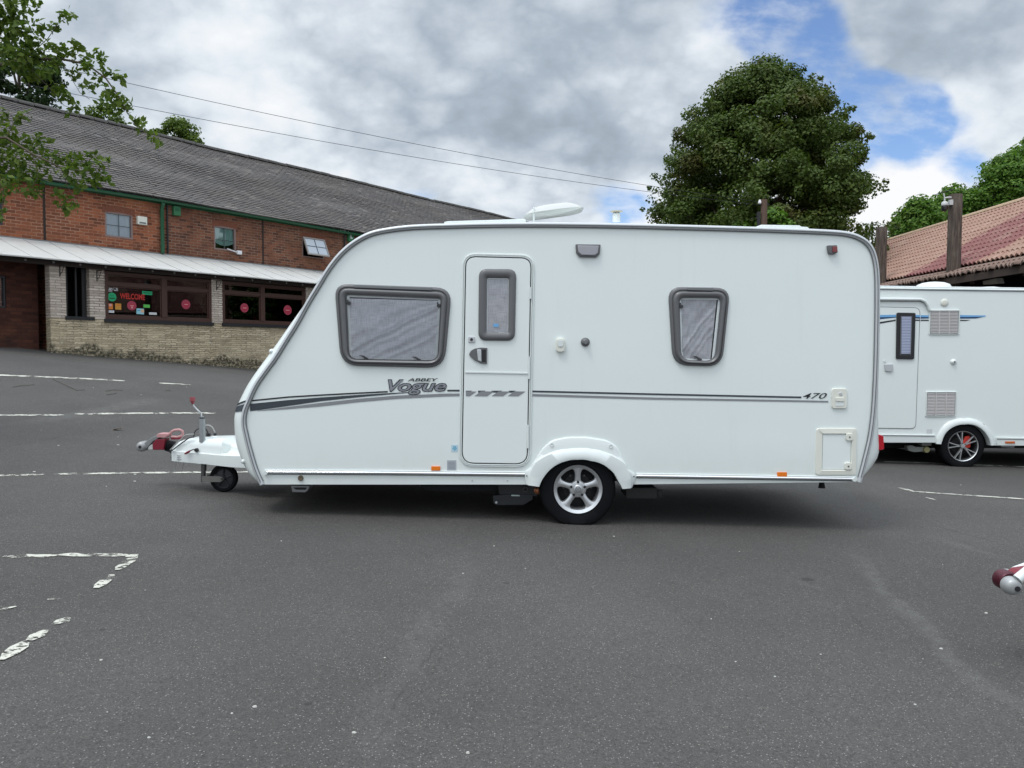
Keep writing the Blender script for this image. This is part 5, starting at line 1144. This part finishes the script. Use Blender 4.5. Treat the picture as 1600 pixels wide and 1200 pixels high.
# gutter and downpipes
gm = mat('gutter_green', (.015, .10, .045), .45, var=.3, vscale=3)
B = mb(); R_ = []
ze = 5.93
for a in np.linspace(180, 360, 9): R_.append([(s_, 1.62+.07*math.cos(math.radians(a)), ze+.07*math.sin(math.radians(a))+.03*math.sin(s_*.4)) for s_ in np.linspace(SA, SB, 80)])
B.loft(R_, False); B.loft([[(x, y*1.0+(.006 if y > 1.62 else -.006), z-.006) for x, y, z in r] for r in R_], False); gt_ = B.build('gutter', gm, br, **LO, smooth=60)
mb().box(SA, SB, TU-.03, TU-.004, 5.86, 6.05).build('eaves_board', gm, br, **LO)
s_ = BL(252.8, 330, TU-.08)[0]; B = mb(); B.tube([(s_, 1.62, ze-.04), (s_, 1.66, ze-.12), (s_, TU-.09, ze-.2), (s_, TU-.09, zU+.02)], .055, 12)
for z in (5.6, 5.0, 4.6): B.tube([(s_, TU-.09, z), (s_, TU-.09, z+.05)], .064, 12)
B.build('downpipe', gm, br, **LO, smooth=50)
s_ = BL(261, 330, TU-.04)[0]; mb().tube([(s_, TU-.05, 5.85), (s_, TU-.05, zU+.03)], .028, 8).build('downpipe', black, br, **LO)
s_ = BL(538, 380, TU-.04)[0]; mb().tube([(s_, TU-.05, 5.85), (s_, TU-.05, zU+.03)], .028, 8).build('downpipe', black, br, **LO)
# slates
def slates():
    B = mb(); t0, z0 = 1.50, 5.97; t1, z1 = 5.5, 8.93; L = math.hypot(t1-t0, z1-z0); ct, st = (t1-t0)/L, (z1-z0)/L; n = 38; ex = L/n; wd = .25; verts = []; faces = []
    for j in range(n):
        k = int((SB-SA+.6)/wd)
        for i in range(k):
            s0 = SA-.3+i*wd+(wd/2 if j % 2 else 0)+RNG.normal(0, .004); jt = RNG.normal(0, .006); w_ = wd-.008-abs(RNG.normal(0, .003))
            sag = .05*mnoise.noise((s0*.25, j*.1, 0))+.008*mnoise.noise((s0*1.1, j*.25, 5)); hh = .010+abs(RNG.normal(0, .0022)); tw = RNG.normal(0, .0015)
            if RNG.random() < .004: jt -= .12
            for (u, v, h) in ((0, 0+jt, hh+.012+tw), (w_, 0+jt, hh+.012-tw), (w_, ex*1.5, .002), (0, ex*1.5, .002), (0, jt, -.01), (w_, jt, -.01)):
                d = j*ex+v; hz = h+sag
                verts.append((s0+u, t0+d*ct-hz*st, z0+d*st+hz*ct))
            b = len(verts)-6; faces += [(b, b+1, b+2, b+3), (b, b+4, b+5, b+1)]
    B.v, B.f = verts, faces
    m = bpy.data.materials.new('slate'); m.use_nodes = True; t = NT(m.node_tree); bb = t.n['Principled BSDF']; g = t.add('ShaderNodeNewGeometry'); co = t.add('ShaderNodeTexCoord').outputs['Object']
    c = t.ramp(g.outputs['Random Per Island'], [(0, (.058, .051, .049)), (.5, (.074, .064, .060)), (.92, (.088, .076, .070)), (1, (.15, .132, .12))])
    c = t.mix(t.m('MULTIPLY', t.ss(t.noise(co, .5, 4, .6), .4, .75), .45), c, (.105, .088, .072)); c = t.mix(t.m('MULTIPLY', t.ss(t.noise(co, 9, 4, .6), .62, .75), .35), c, (.17, .155, .14))
    t.l.new(c, bb.inputs['Base Color']); bb.inputs['Roughness'].default_value = .62
    me_o = B.build('roof_slates', m, br, **LO)
    B = mb(); B.add([(SA-.3, t1, z1), (SB+.3, t1, z1), (SB+.3, 9.6, 5.9), (SA-.3, 9.6, 5.9)], [(0, 1, 2, 3)]); B.add([(SA-.28, t0+.03, z0-.03), (SB+.28, t0+.03, z0-.03), (SB+.28, t1, z1-.04), (SA-.28, t1, z1-.04)], [(0, 1, 2, 3)]); B.build('roof_deck', mat('slate_back', (.07, .065, .065), .8, var=.4), br, **LO)
    B = mb(); s_ = SA-.3
    while s_ < SB+.3:
        l = .44; dz = .05*mnoise.noise((s_*.25, n*.1, 0))+RNG.normal(0, .006); a = []; b = []
        for k in range(7):
            th = math.pi*k/6; 
            for lst, x in ((a, s_), (b, s_+l-.02)): lst.append((x, t1+.13*math.cos(th), z1-.03+dz+.12*math.sin(th)))
        B.loft([a, b], False, False); B.add(a, [tuple(range(7))]); s_ += l
    B.build('ridge_tile', mat('ridge_dark', (.065, .06, .055), .8, var=.6, vscale=5), br, **LO, smooth=40)
slates()
# boxes and lamps fixed to the upper wall
def wbox(name, label, cat, px0, py0, px1, py1, m, dpt=.12, parts=None, t=TU, grp=None):
    a, b = BL(px0, py0, t-dpt), BL(px1, py1, t-dpt); e = thing(name, label, cat, tuple(bworld((a[0]+b[0])/2, t-dpt/2, b[1])), BA, grp)
    w_, h_ = (b[0]-a[0])/2, a[1]-b[1]; B = mb(); B.box(-w_, w_, -dpt/2, dpt/2-.002, 0, h_); B.build('housing', m, e, world=False, bevel=.015); return e, w_, h_
gbx = mat('alarm_green', (.035, .17, .07), .5)
e, w_, h_ = wbox('alarm_box', 'green alarm box on the brick wall just right of the green downpipe', 'alarm box', 271.5, 321, 283, 337.5, gbx); mb().box(-.07, .07, -.066, -.058, h_*.45, h_*.75).build('emblem', mat('dark_green_ink', (0, 0, 0)), e, world=False)
e, w_, h_ = wbox('wall_box', 'beige plastic box on the brick wall right of the upper window with net curtains', 'wall box', 215.5, 337, 230.5, 352, cream, .10); mb().box(-w_*.7, w_*.7, -.056, -.05, h_*.12, h_*.3).build('grille', greyrail, e, world=False)
e, w_, h_ = wbox('alarm_box', 'green alarm box with white emblem under the gutter above the open window', 'alarm box', 545, 362, 553.5, 378, gbx); B = mb(); B.box(-.05, -.015, -.068, -.058, h_*.3, h_*.7); B.box(-.015, .05, -.068, -.058, h_*.3, h_*.42); B.build('emblem', wt, e, world=False)
e, w_, h_ = wbox('junction_box', 'small white box on brick below the corner of the green curtained window', 'junction box', 371.5, 391, 378.5, 398, wt, .09); mb().tube([(-w_, 0, h_*.5), (-w_-.35, 0, h_*1.1)], .02, 6).build('conduit', wt, e, world=False)
e, w_, h_ = wbox('security_camera', 'white security camera fixed under the gutter above the open window', 'camera', 537.5, 358, 545.5, 364, wt, .22); mb().lathe([(.0005, 0), (.05, 0), (.05, .04)], (0, -.14, h_*.5), seg=14).build('lens', black, e, world=False)
e, w_, h_ = wbox('floodlight', 'flat pale floodlight under the gutter at the far end of the brick wall', 'floodlight', 567, 360.5, 576, 365.5, clearlamp, .18); mb().box(-.03, .03, .06, .12, -.1, h_).build('arm', black, e, world=False)

# ================================================================== BARN (right) with pantile roof
XE, ZE, XR, ZR = 10.6, 3.52, 13.87, 5.6; YB0, YB1 = 8.5, 31
bn = thing('open_barn', 'dark open fronted barn with pink and maroon pantile roof behind the caravans', 'barn', (XE, 20, G(XE, 20)))
def roofpt(px, py):                                  # hit of a pixel ray with the barn roof plane
    n = Vector((-(ZR-ZE), 0, (XR-XE))); d = ray(px, py); k = (Vector((XE, 0, ZE))-Vector((0, 0, CAMH))).dot(n)/d.dot(n); return Vector((0, 0, CAMH))+d*k
def pantiles(x0, z0, x1, z1, y0, y1, rows, name, m, amp=.027, jag=.0):
    L = math.hypot(x1-x0, z1-z0); cx_, cz_ = (x1-x0)/L, (z1-z0)/L; per = .165; ns = 7; ys = np.arange(y0, y1, per/ns); B = mb(); 
    ph = 2*np.pi*(ys/per); wave = amp*(np.sin(ph)+.35*np.sin(2*ph+.6)); ex = L/rows
    for j in range(rows):
        off = np.array([.012*mnoise.noise((yy*.4, j*1.3, 1)) for yy in ys])
        jg = jag*np.array([mnoise.noise((math.floor(yy/per)*1.7, j, 9)) for yy in ys]) if jag and j == 0 else 0
        R_ = []
        for (d, h) in ((-.02, -.012), (-.02, .028), (ex*.5, .018), (ex+.03, .0)):
            dd_ = j*ex+d+(jg if d < 0 else 0); R_.append([(x0+q*cx_-(h+w_+o_)*cz_, yy, z0+q*cz_+(h+w_+o_)*cx_) for q, w_, o_, yy in zip(np.broadcast_to(dd_, ys.shape), wave, off, ys)])
        B.loft(R_, False)
    return B.build(name, m, bn, smooth=50)
pA, pB_, pC, pD = roofpt(1432, 424), roofpt(1600, 332), roofpt(1552, 397), roofpt(1600, 371)
def pantmat():
    m = bpy.data.materials.new('pantile'); m.use_nodes = True; t = NT(m.node_tree); b = t.n['Principled BSDF']
    tcn = t.add('ShaderNodeTexCoord').outputs['Object']; co = t.vm('ADD', tcn, (XE, 20, G(XE, 20))); s = t.add('ShaderNodeSeparateXYZ', {0: co})
    # repaired maroon tiles: a wedge of the roof between two lines (y across, x up the slope), stepped tile by tile
    ys = t.m('MULTIPLY', t.m('FLOOR', t.m('DIVIDE', s.outputs[1], .165)), .165); xs = t.m('MULTIPLY', t.m('FLOOR', t.m('DIVIDE', s.outputs[0], .234)), .234); wn_ = t.add('ShaderNodeTexWhiteNoise', {0: t.add('ShaderNodeCombineXYZ', {0: xs, 1: ys}).outputs[0]}).outputs['Value']; xs = t.m('ADD', xs, t.m('MULTIPLY', wn_, .3))
    def above(p, q):                                 # x - line(y)
        k = (q.x-p.x)/(q.y-p.y); return t.m('SUBTRACT', xs, t.m('ADD', p.x-k*p.y, t.m('MULTIPLY', ys, k)))
    m1 = t.m('LESS_THAN', above(pA, pB_), 0.0); m2 = t.m('GREATER_THAN', above(pC, pD), 0.0); msk = t.m('MULTIPLY', m1, m2)
    base = t.mix(t.noise(co, 5, 4, .6), (.29, .165, .12), (.42, .26, .20)); mar = t.mix(t.noise(co, 6, 4, .6), (.20, .07, .068), (.28, .12, .11))
    c = t.mix(msk, base, mar); c = t.mix(t.m('MULTIPLY', t.ss(wn_, .8, .95), .4), c, (.30, .17, .13)); c = t.mix(t.m('MULTIPLY', t.m('SUBTRACT', 1.0, t.ss(wn_, .0, .15)), .3), c, (.55, .42, .33)); c = t.mix(t.m('MULTIPLY', t.ss(t.noise(co, 1.6, 5, .6), .5, .75), .35), c, (.40, .30, .24)); c = t.mix(t.m('MULTIPLY', t.ss(t.noise(co, 22, 4, .6), .6, .72), .4), c, (.12, .09, .07))
    t.l.new(c, b.inputs['Base Color']); b.inputs['Roughness'].default_value = .75; return m
pm2 = pantmat(); pantiles(XE, ZE, XR, ZR, YB0, YB1, 14, 'roof', pm2)
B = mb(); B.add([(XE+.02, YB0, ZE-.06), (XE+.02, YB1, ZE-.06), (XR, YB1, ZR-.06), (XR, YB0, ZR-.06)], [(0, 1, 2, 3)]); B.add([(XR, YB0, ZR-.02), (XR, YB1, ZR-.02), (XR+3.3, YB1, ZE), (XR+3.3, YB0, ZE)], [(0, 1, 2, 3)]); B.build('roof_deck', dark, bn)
B = mb(); yy = YB0
while yy < YB1:
    a = []; b = []
    for k in range(7):
        th = math.pi*k/6; a.append((XR+.12*math.cos(th), yy, ZR-.02+.10*math.sin(th))); b.append((XR+.12*math.cos(th), yy+.43, ZR-.02+.10*math.sin(th)))
    B.loft([a, b], False); B.add(a, [tuple(range(7))]); yy += .44
B.build('ridge_tile', mat('ridge_pale', (.46, .33, .22), .8, var=.4, vscale=4), bn, smooth=50)
pantiles(9.95, 3.22, 10.5, 3.42, YB0, 26, 2, 'verandah_roof', mat('weathered_pantile', (.22, .15, .12), .8, var=.7, vscale=5), jag=.12)
B = mb(); B.box(9.98, 10.04, YB0, 26, 3.02, 3.17); B.box(10.5, 10.6, YB0, YB1, 3.2, 3.42); B.build('beam', mat('barn_timber', (.05, .035, .028), .85, var=.4), bn)
B = mb()
for yy in (12.5, 15.3, 24.5, 28): B.box(10.45, 10.62, yy-.09, yy+.09, -.5, 3.2)
for yy in np.arange(9, 31, 1.9): B.box(11, 11.08, yy, yy+.06, 3.1, 3.8)
B.build('timber_post', MATS['barn_timber'], bn)
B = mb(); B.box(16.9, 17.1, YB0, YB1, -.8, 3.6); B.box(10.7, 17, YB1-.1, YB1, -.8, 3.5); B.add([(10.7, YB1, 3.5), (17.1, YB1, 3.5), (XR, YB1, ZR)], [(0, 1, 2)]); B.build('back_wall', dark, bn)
B = mb(); B.prism([(0, 0), (.5, .02), (.52, .1), (.05, .12)], 0, .16); B.v = [(10.3+y, 16.4+x, 2.93+z) for x, y, z in B.v]; B.build('lamp_housing', mat('lamp_cream', (.35, .33, .28), .6), bn, bevel=.01)
# round timber posts in front of the roof
def woodmat():
    m = bpy.data.materials.new('weathered_log'); m.use_nodes = True; t = NT(m.node_tree); b = t.n['Principled BSDF']
    co = t.add('ShaderNodeTexCoord').outputs['Object']; v = t.vm('MULTIPLY', co, (1, 1, .10))
    c = t.ramp(t.noise(v, 22, 6, .7, .4), [(.3, (.022, .016, .013)), (.5, (.075, .055, .042)), (.7, (.16, .125, .10))]); c = t.mix(t.m('MULTIPLY', t.ss(t.noise(co, 3, 4), .5, .7), .4), c, (.12, .105, .09))
    t.l.new(c, b.inputs['Base Color']); b.inputs['Roughness'].default_value = .85
    t.l.new(t.add('ShaderNodeBump', {'Strength': .8, 'Distance': .02, 'Height': t.noise(v, 26, 5, .7)}).outputs[0], b.inputs['Normal']); return m
wood = woodmat()
for (px, Yp, ptop, lab) in ((1376, 21.7, 355, 'weathered round timber post standing nearest the rear top corner of the big caravan'), (1490, 18.1, 304, 'taller looking weathered round timber post carrying the white security camera')):
    x = W(px, 400, Yp).x; zt = W(px, ptop, Yp).z; gz_ = G(x, Yp); e = thing('timber_post', lab, 'post', (x, Yp, gz_), 0, 'round timber posts beside the barn')
    B = mb(); rr = .152; B.tube([(0, 0, -.3), (.01, 0, 1.5), (0, 0, 3), (.015, 0, zt-gz_-.02), (.015, 0, zt-gz_)], [rr*1.05, rr*1.02, rr, rr*.97, rr*.93], 20); B.build('pole', wood, e, world=False, smooth=40)
    if px > 1400: cam_post = (x, Yp)
x, y = cam_post
c0 = W(1476, 322, y-.05); e = thing('security_camera', 'white dome security camera bracketed to the timber post by the barn roof', 'camera', tuple(c0))
B = mb(); B.lathe([(.0005, .11), (.04, .105), (.07, .08), (.075, .02), (.07, .01)], (0, 0, 0), 'z', 20); B.build('housing', mat('camera_white', (.55, .56, .56), .4), e, world=False, smooth=50)
B = mb(); B.lathe([(.068, .01), (.07, -.06), (.05, -.11), (.0005, -.13)], (0, 0, 0), 'z', 20); B.build('dome', mat('smoked_dome', (.01, .01, .012), .1, coat=1), e, world=False, smooth=50)
B = mb(); B.tube([(0, 0, .12), (0, 0, .19), (.1, 0, .2), (.16, .0, .2)], .02, 8); B.box(.10, .19, -.05, .05, .02, .14); B.tube([(0, 0, .16), (-.03, 0, .3)], .015, 6); B.build('bracket', MATS['camera_white'], e, world=False)
B = mb(); B.tube([(-.25, 0, .25), (-.1, 0, .31), (.1, 0, .36), (.2, 0, .38)], .01, 5); B.build('cable', black, e, world=False)

# ================================================================== TELEGRAPH POLE AND WIRES
YT = 22.0; q = W(1194, 312, YT); gz_ = G(q.x, YT)
tp = thing('telegraph_pole', 'brown telegraph pole top showing in front of the large round tree', 'telegraph pole', (q.x, YT, gz_))
mb().tube([(0, 0, -.3), (0, 0, q.z-gz_)], [.13, .085], 14).build('pole', mat('pole_brown', (.12, .075, .055), .85, var=.6, vscale=5), tp, world=False, smooth=40)
B = mb(); B.lathe([(.03, 0), (.05, .03), (.03, .1), (.02, .12)], (-.14, -.05, q.z-gz_-.13), 'z', 10); B.build('insulator', wt, tp, world=False); B = mb(); B.tube([(-.14, 0, q.z-gz_-.1), (.14, 0, q.z-gz_-.14)], .02, 6); B.box(-.2, -.12, -.06, .02, q.z-gz_-.75, q.z-gz_-.35); B.build('fitting', black, tp, world=False)
for (lab, a, b, c) in (('upper thin black overhead wire running from the pole to the branches', (1190, 316, YT), (1010, 291, 22.0), (165, 103, 16)), ('lower thin black overhead wire running from the pole to the branches', (1189, 320, YT-.02), (1005, 300.5, 22.0), (190, 143, 16))):
    P0_, P1_ = W(*a), W(*c); P1_ = P1_+(P1_-P0_)*.35; pts = []; bm_ = W(*b)
    for k in range(41):
        f = k/40; p = P0_.lerp(P1_, f); p.z -= 4*.32*f*(1-f); pts.append(tuple(p))
    tag(mb().tube(pts, .0055, 5).build('overhead_wire', mat('wire_black', (.02, .02, .025), .6)), lab, 'wire', 'overhead wires')

# ================================================================== TREES
def leaves(centers, radii, n_per, size, flat=.8, fold=False, seed=1, up_=.5):
    r = np.random.default_rng(seed); C = np.repeat(np.array(centers), n_per, axis=0); Rr = np.repeat(np.array(radii), n_per)[:, None]
    N = len(C); d = r.normal(size=(N, 3)); d /= np.linalg.norm(d, axis=1)[:, None]; rad = r.uniform(.35, 1.0, (N, 1))**.6
    P = C+d*Rr*rad*np.array([1, 1, flat]); nrm = d*.7+np.array([0, 0, up_])+r.normal(size=(N, 3))*.45; nrm /= np.linalg.norm(nrm, axis=1)[:, None]
    t = np.cross(nrm, r.normal(size=(N, 3))); t /= np.linalg.norm(t, axis=1)[:, None]; b = np.cross(nrm, t); s = size*r.uniform(.6, 1.25, (N, 1))
    if fold: offs = [(0, 0, 0), (.5, .3, .08), (1, .0, 0), (.5, -.3, .08)]
    else: offs = [(-.5, 0, 0), (0, .36, 0), (.5, 0, 0), (0, -.36, 0)]
    V = np.stack([P+t*s*a+b*s*c_+nrm*s*e for a, c_, e in offs], axis=1).reshape(-1, 3); return V
def leafmesh(name, V, m, parent, off):
    me = bpy.data.meshes.new(name); n = len(V)//4; me.vertices.add(len(V)); me.vertices.foreach_set('co', (V-np.array(off)).astype(np.float32).ravel()); me.loops.add(4*n); me.loops.foreach_set('vertex_index', np.arange(4*n)); me.polygons.add(n)
    me.polygons.foreach_set('loop_start', np.arange(0, 4*n, 4)); me.polygons.foreach_set('loop_total', np.full(n, 4)); me.update(); me.validate(); me.materials.append(m)
    o = bpy.data.objects.new(name, me); COL.objects.link(o); o.parent = parent; return o
def crown_tree(label, cx_, cy_, prof, n_cl, n_per, size, cr, m, seed, name='tree', cat='tree', group=None, trunk=True, squash=1.0, sprigs=0):
    """prof: [(z, r)] silhouette of the crown; clusters mostly near its surface, with lobes"""
    r = np.random.default_rng(seed); gz_ = G(cx_, cy_); e = thing(name, label, cat, (cx_, cy_, gz_), 0, group)
    zs = [p[0] for p in prof]; rs = [p[1] for p in prof]; C = []; RR = []
    wts = np.interp(np.linspace(min(zs), max(zs), 200), sorted(zs), [x for _, x in sorted(zip(zs, rs))])+.3; zz = np.linspace(min(zs), max(zs), 200); wts /= wts.sum()
    for k in range(n_cl):
        z = r.choice(zz, p=wts); th = r.uniform(0, 2*math.pi); R0 = np.interp(z, sorted(zs), [x for _, x in sorted(zip(zs, rs))])
        lob = 1+.075*mnoise.noise((math.cos(th)*1.6+seed, math.sin(th)*1.6, z*.45))*2; c_ = cr*r.uniform(.6, 1.3); f = r.uniform(.1, 1)**.32
        R1 = max(0, R0*lob-c_*.75)*f; C.append((cx_+R1*math.cos(th), cy_+R1*math.sin(th)*squash, z+r.normal()*.1)); RR.append(c_)
    V = leaves(C, RR, n_per, size, .6, seed=seed+5)
    if sprigs:
        C2 = []; R2 = []
        for k in range(sprigs):
            z = r.choice(zz, p=wts); th = r.uniform(0, 2*math.pi); R1 = np.interp(z, sorted(zs), [x for _, x in sorted(zip(zs, rs))])*r.uniform(.93, 1.07); q = r.uniform(.10, .22)
            for j in range(3): C2.append((cx_+(R1-j*.2)*math.cos(th)+r.normal()*.05, cy_+(R1-j*.2)*math.sin(th), z+.12-j*.1)); R2.append(q*(1+j*.4))
        V = np.concatenate([V, leaves(C2, R2, 26, size, .9, seed=seed+9)])
    if trunk:
        B = mb(); zt = zs[0] if zs[0] > zs[-1] else zs[-1]; zmid = gz_+(zt-gz_)*.55
        B.tube([(cx_, cy_, gz_-.2), (cx_+.05, cy_, gz_+1.2), (cx_-.05, cy_+.05, zmid), (cx_, cy_, zt-.5)], [cr*.42, cr*.36, cr*.22, .03], 12)
        for k in range(min(34, n_cl//5)):
            c_ = C[k*5]; z_ = max(gz_+1.3, c_[2]-1.6-r.random()); B.tube([(cx_, cy_, min(z_, zt-1)), (cx_+(c_[0]-cx_)*.5, cy_+(c_[1]-cy_)*.5, (z_+c_[2])/2+.2), c_], [cr*.1, cr*.07, .015], 6)
        B.build('trunk', bark, e, smooth=60)
    leafmesh('crown', V, m, e, (cx_, cy_, gz_)); return e
lm1 = leafmat('sycamore_leaf', (.052, .088, .018), (.088, .124, .026), (.105, .098, .030), .2)
lm2 = leafmat('bright_leaf', (.06, .14, .02), (.13, .22, .035), (.10, .16, .03), .3)
lm3 = leafmat('dark_leaf', (.025, .05, .018), (.05, .085, .028), (.04, .06, .02), .15)
lm4 = leafmat('fresh_leaf', (.055, .10, .018), (.135, .185, .036), (.09, .10, .02), .3)
YT1 = 27.0
tx = W(1192, 300, YT1).x
def zat(py, Y): return W(800, py, Y).z
crown_tree('large round topped dark green sycamore standing behind the long white caravan', tx, YT1,
    [(zat(108, YT1), .4), (zat(116, YT1), .95), (zat(136, YT1), 1.6), (zat(170, YT1), 2.4), (zat(205, YT1), 2.95), (zat(240, YT1), 3.3), (zat(290, YT1), 3.75), (zat(330, YT1), 4.0), (zat(370, YT1), 4.1), (zat(430, YT1), 3.6), (zat(480, YT1), 2.4)], 420, 520, .115, .70, lm1, 3, sprigs=170)
gb = W(1208, 340, 23.0); crown_tree('small bright green bush at the foot of the telegraph pole', gb.x, 23.0, [(zat(322, 23), .2), (zat(335, 23), .4), (zat(360, 23), .9), (zat(420, 23), 1.2), (zat(500, 23), 1.0)], 60, 200, .13, .32, lm2, 8, name='bush', cat='bush', trunk=True)
gb = W(1165, 340, 23.5); crown_tree('low green bush just left of the telegraph pole', gb.x, 23.5, [(zat(347, 23.5), .5), (zat(370, 23.5), 1.0), (zat(500, 23.5), 1.0)], 50, 160, .13, .32, lm2, 9, name='bush', cat='bush')
YR = 40.0
for (px, pt, hw, lab, sd, mm, yy) in ((1665, 205, 150, 'tallest bright green tree rising above the right end of the pantile roof', 21, lm2, 41), (1572, 252, 62, 'green tree on the shoulder of the tallest one behind the pantile roof', 22, lm2, 38), (1492, 300, 62, 'green tree behind the camera post above the pantile roof', 23, lm2, 39), (1436, 322, 44, 'lowest green tree above the left end of the pantile roof', 24, lm2, 37)):
    cx_ = W(px, 300, yy).x; k = yy/FPX; R = hw*k
    crown_tree(lab, cx_, yy, [(zat(pt, yy), R*.25), (zat(pt+hw*.12, yy), R*.5), (zat(pt+hw*.4, yy), R*.8), (zat(pt+hw*.9, yy), R), (zat(pt+hw*1.6, yy), R*.95), (zat(470, yy), R*.5)], int(110+R*50), 260, .17, .7, mm, sd, group='trees behind the barn')
for (px, pt, hw, lab, sd, yy, mm) in ((35, 82, 78, 'dark evergreen looking tree above the slate roof ridge at the far left', 31, 31, lm3), (280, 190, 52, 'small green treetop peeping over the slate ridge between branch and wires', 32, 40, lm4), (158, 168, 36, 'green treetop just over the slate ridge behind the hanging branch tip', 33, 38, lm4), (-90, 60, 90, 'dark treetop at the left end of the slate ridge', 34, 33, lm3)):
    cx_ = W(px, 300, yy).x; k = yy/FPX; R = hw*k
    crown_tree(lab, cx_, yy, [(zat(pt, yy), R*.3), (zat(pt+hw*.25, yy), R*.75), (zat(pt+hw*.7, yy), R), (zat(pt+hw*1.8, yy), R), (zat(480, yy), R*.5)], int(70+R*34), 230, .16, .55, mm, sd, group='trees behind the brick building')
# near tree outside the left edge: only its branches reach in
nt = thing('tree', 'leafy tree at the left edge whose branches hang over the slate roof', 'tree', (-8.6, 8.6, G(-8.6, 8.6)))
B = mb(); B.tube([(-8.6, 8.6, G(-8.6, 8.6)-.2), (-8.55, 8.55, 2.0), (-8.4, 8.5, 3.6), (-8.2, 8.4, 5.5), (-8.0, 8.3, 7.5)], [.22, .19, .16, .11, .03], 14)
YL = 8.0
brs = [([(-260, 330, 8.4), (-120, 180, 8.2), (-40, 110, 8.1), (40, 92, 8), (95, 92, 8), (135, 100, 8), (165, 122, 8), (185, 150, 8), (200, 178, 8), (212, 196, 8)], .04),
       ([(-260, 330, 8.4), (-120, 250, 8), (-40, 215, 7.9), (10, 215, 7.8), (50, 240, 7.8), (95, 262, 7.8), (135, 268, 7.8), (160, 262, 7.8)], .035),
       ([(-160, 150, 8.3), (-60, 20, 8.4), (10, -10, 8.4), (50, 10, 8.4)], .03), ([(40, 92, 8), (75, 60, 8), (92, 35, 8), (117, 22, 8)], .01),
       ([(95, 92, 8), (110, 120, 8), (125, 145, 8), (140, 155, 8)], .008), ([(40, 92, 8), (55, 115, 8), (80, 140, 8), (100, 165, 8), (115, 170, 8)], .009),
       ([(10, 215, 7.8), (25, 185, 7.8), (40, 180, 7.8)], .008), ([(50, 240, 7.8), (60, 275, 7.8), (50, 292, 7.8)], .008), ([(95, 262, 7.8), (105, 290, 7.8), (118, 312, 7.8), (108, 325, 7.8)], .009), ([(-40, 215, 7.9), (-10, 260, 7.8), (5, 300, 7.8), (3, 335, 7.8)], .01), ([(212, 196, 8), (225, 205, 8), (240, 218, 8)], .004),
       ([(-60, 20, 8.4), (-10, 60, 8.2), (20, 70, 8.2)], .012)]
def smp(L): return [W(*q) for q in L]
allp = []
for L, r0 in brs:
    P = smp(L); n = len(P); B.tube([tuple(p) for p in P], [max(.0025, r0*.5*(1-.85*i/(n-1))) for i in range(n)], 7)
B.build('trunk', bark, nt, smooth=60)
clu = [(25, 15, 22), (48, 8, 14), (8, 35, 22), (-10, 10, 30), (5, 65, 22), (30, 50, 16), (50, 60, 14), (18, 90, 22), (45, 85, 18), (75, 72, 8), (84, 42, 9), (98, 25, 8), (108, 22, 7), (60, 42, 9), (66, 88, 15), (95, 80, 11), (112, 85, 9), (85, 100, 11), (118, 68, 7), (122, 76, 6), (128, 100, 9), (118, 118, 9), (142, 105, 8), (150, 88, 9), (160, 92, 6), (135, 138, 10), (152, 128, 8), (165, 112, 9), (180, 118, 8), (188, 122, 6), (170, 140, 9), (178, 155, 12), (190, 155, 9), (196, 170, 8), (182, 175, 9), (160, 160, 8), (200, 165, 6), (150, 185, 0), (100, 150, 10), (88, 140, 12), (62, 118, 14), (40, 110, 14), (112, 172, 6), (118, 165, 6), (75, 108, 12), (212, 192, 5), (224, 190, 3), (240, 214, 5), (230, 208, 5), (247, 221, 4), (218, 200, 4),
       (5, 178, 9), (38, 182, 8), (30, 188, 6), (12, 205, 12), (-8, 225, 25), (20, 225, 13), (50, 222, 12), (66, 218, 10), (30, 245, 16), (8, 258, 16), (60, 240, 12), (85, 245, 9), (42, 270, 14), (70, 262, 12), (20, 285, 14), (-5, 290, 20), (100, 250, 10), (118, 248, 11), (135, 245, 9), (110, 270, 14), (130, 265, 12), (150, 262, 11), (165, 252, 7), (158, 278, 9), (140, 285, 11), (120, 290, 11), (145, 245, 7), (60, 285, 10), (48, 296, 8), (98, 312, 8), (115, 322, 8), (105, 328, 6), (88, 305, 6), (5, 318, 7), (3, 332, 5), (0, 342, 4), (55, 300, 6), (168, 285, 4)]
Cc, Rc, Np = [], [], []
Vs = []
for i, (px, py, rp) in enumerate(clu):
    if rp <= 0: continue
    yy = YL+RNG.uniform(-.18, .18); p = W(px, py, yy); k = yy/FPX
    Vs.append(leaves([tuple(p)], [rp*k*1.05], int(6+rp*rp*.20), .076, .9, fold=True, seed=100+i, up_=.35))
for i in range(60):                                  # rest of the crown, outside the frame
    th = RNG.uniform(0, 6.28); rr = RNG.uniform(0, 1.9); p = (-8.9+rr*math.cos(th), 8.3+rr*math.sin(th), RNG.uniform(3.3, 7.6)); 
    if (p[0]/p[1])*FPX+800 > -60: continue
    Vs.append(leaves([p], [.45], 90, .09, .8, fold=True, seed=400+i))
leafmesh('crown', np.concatenate(Vs), lm4, nt, (-8.6, 8.6, G(-8.6, 8.6)))
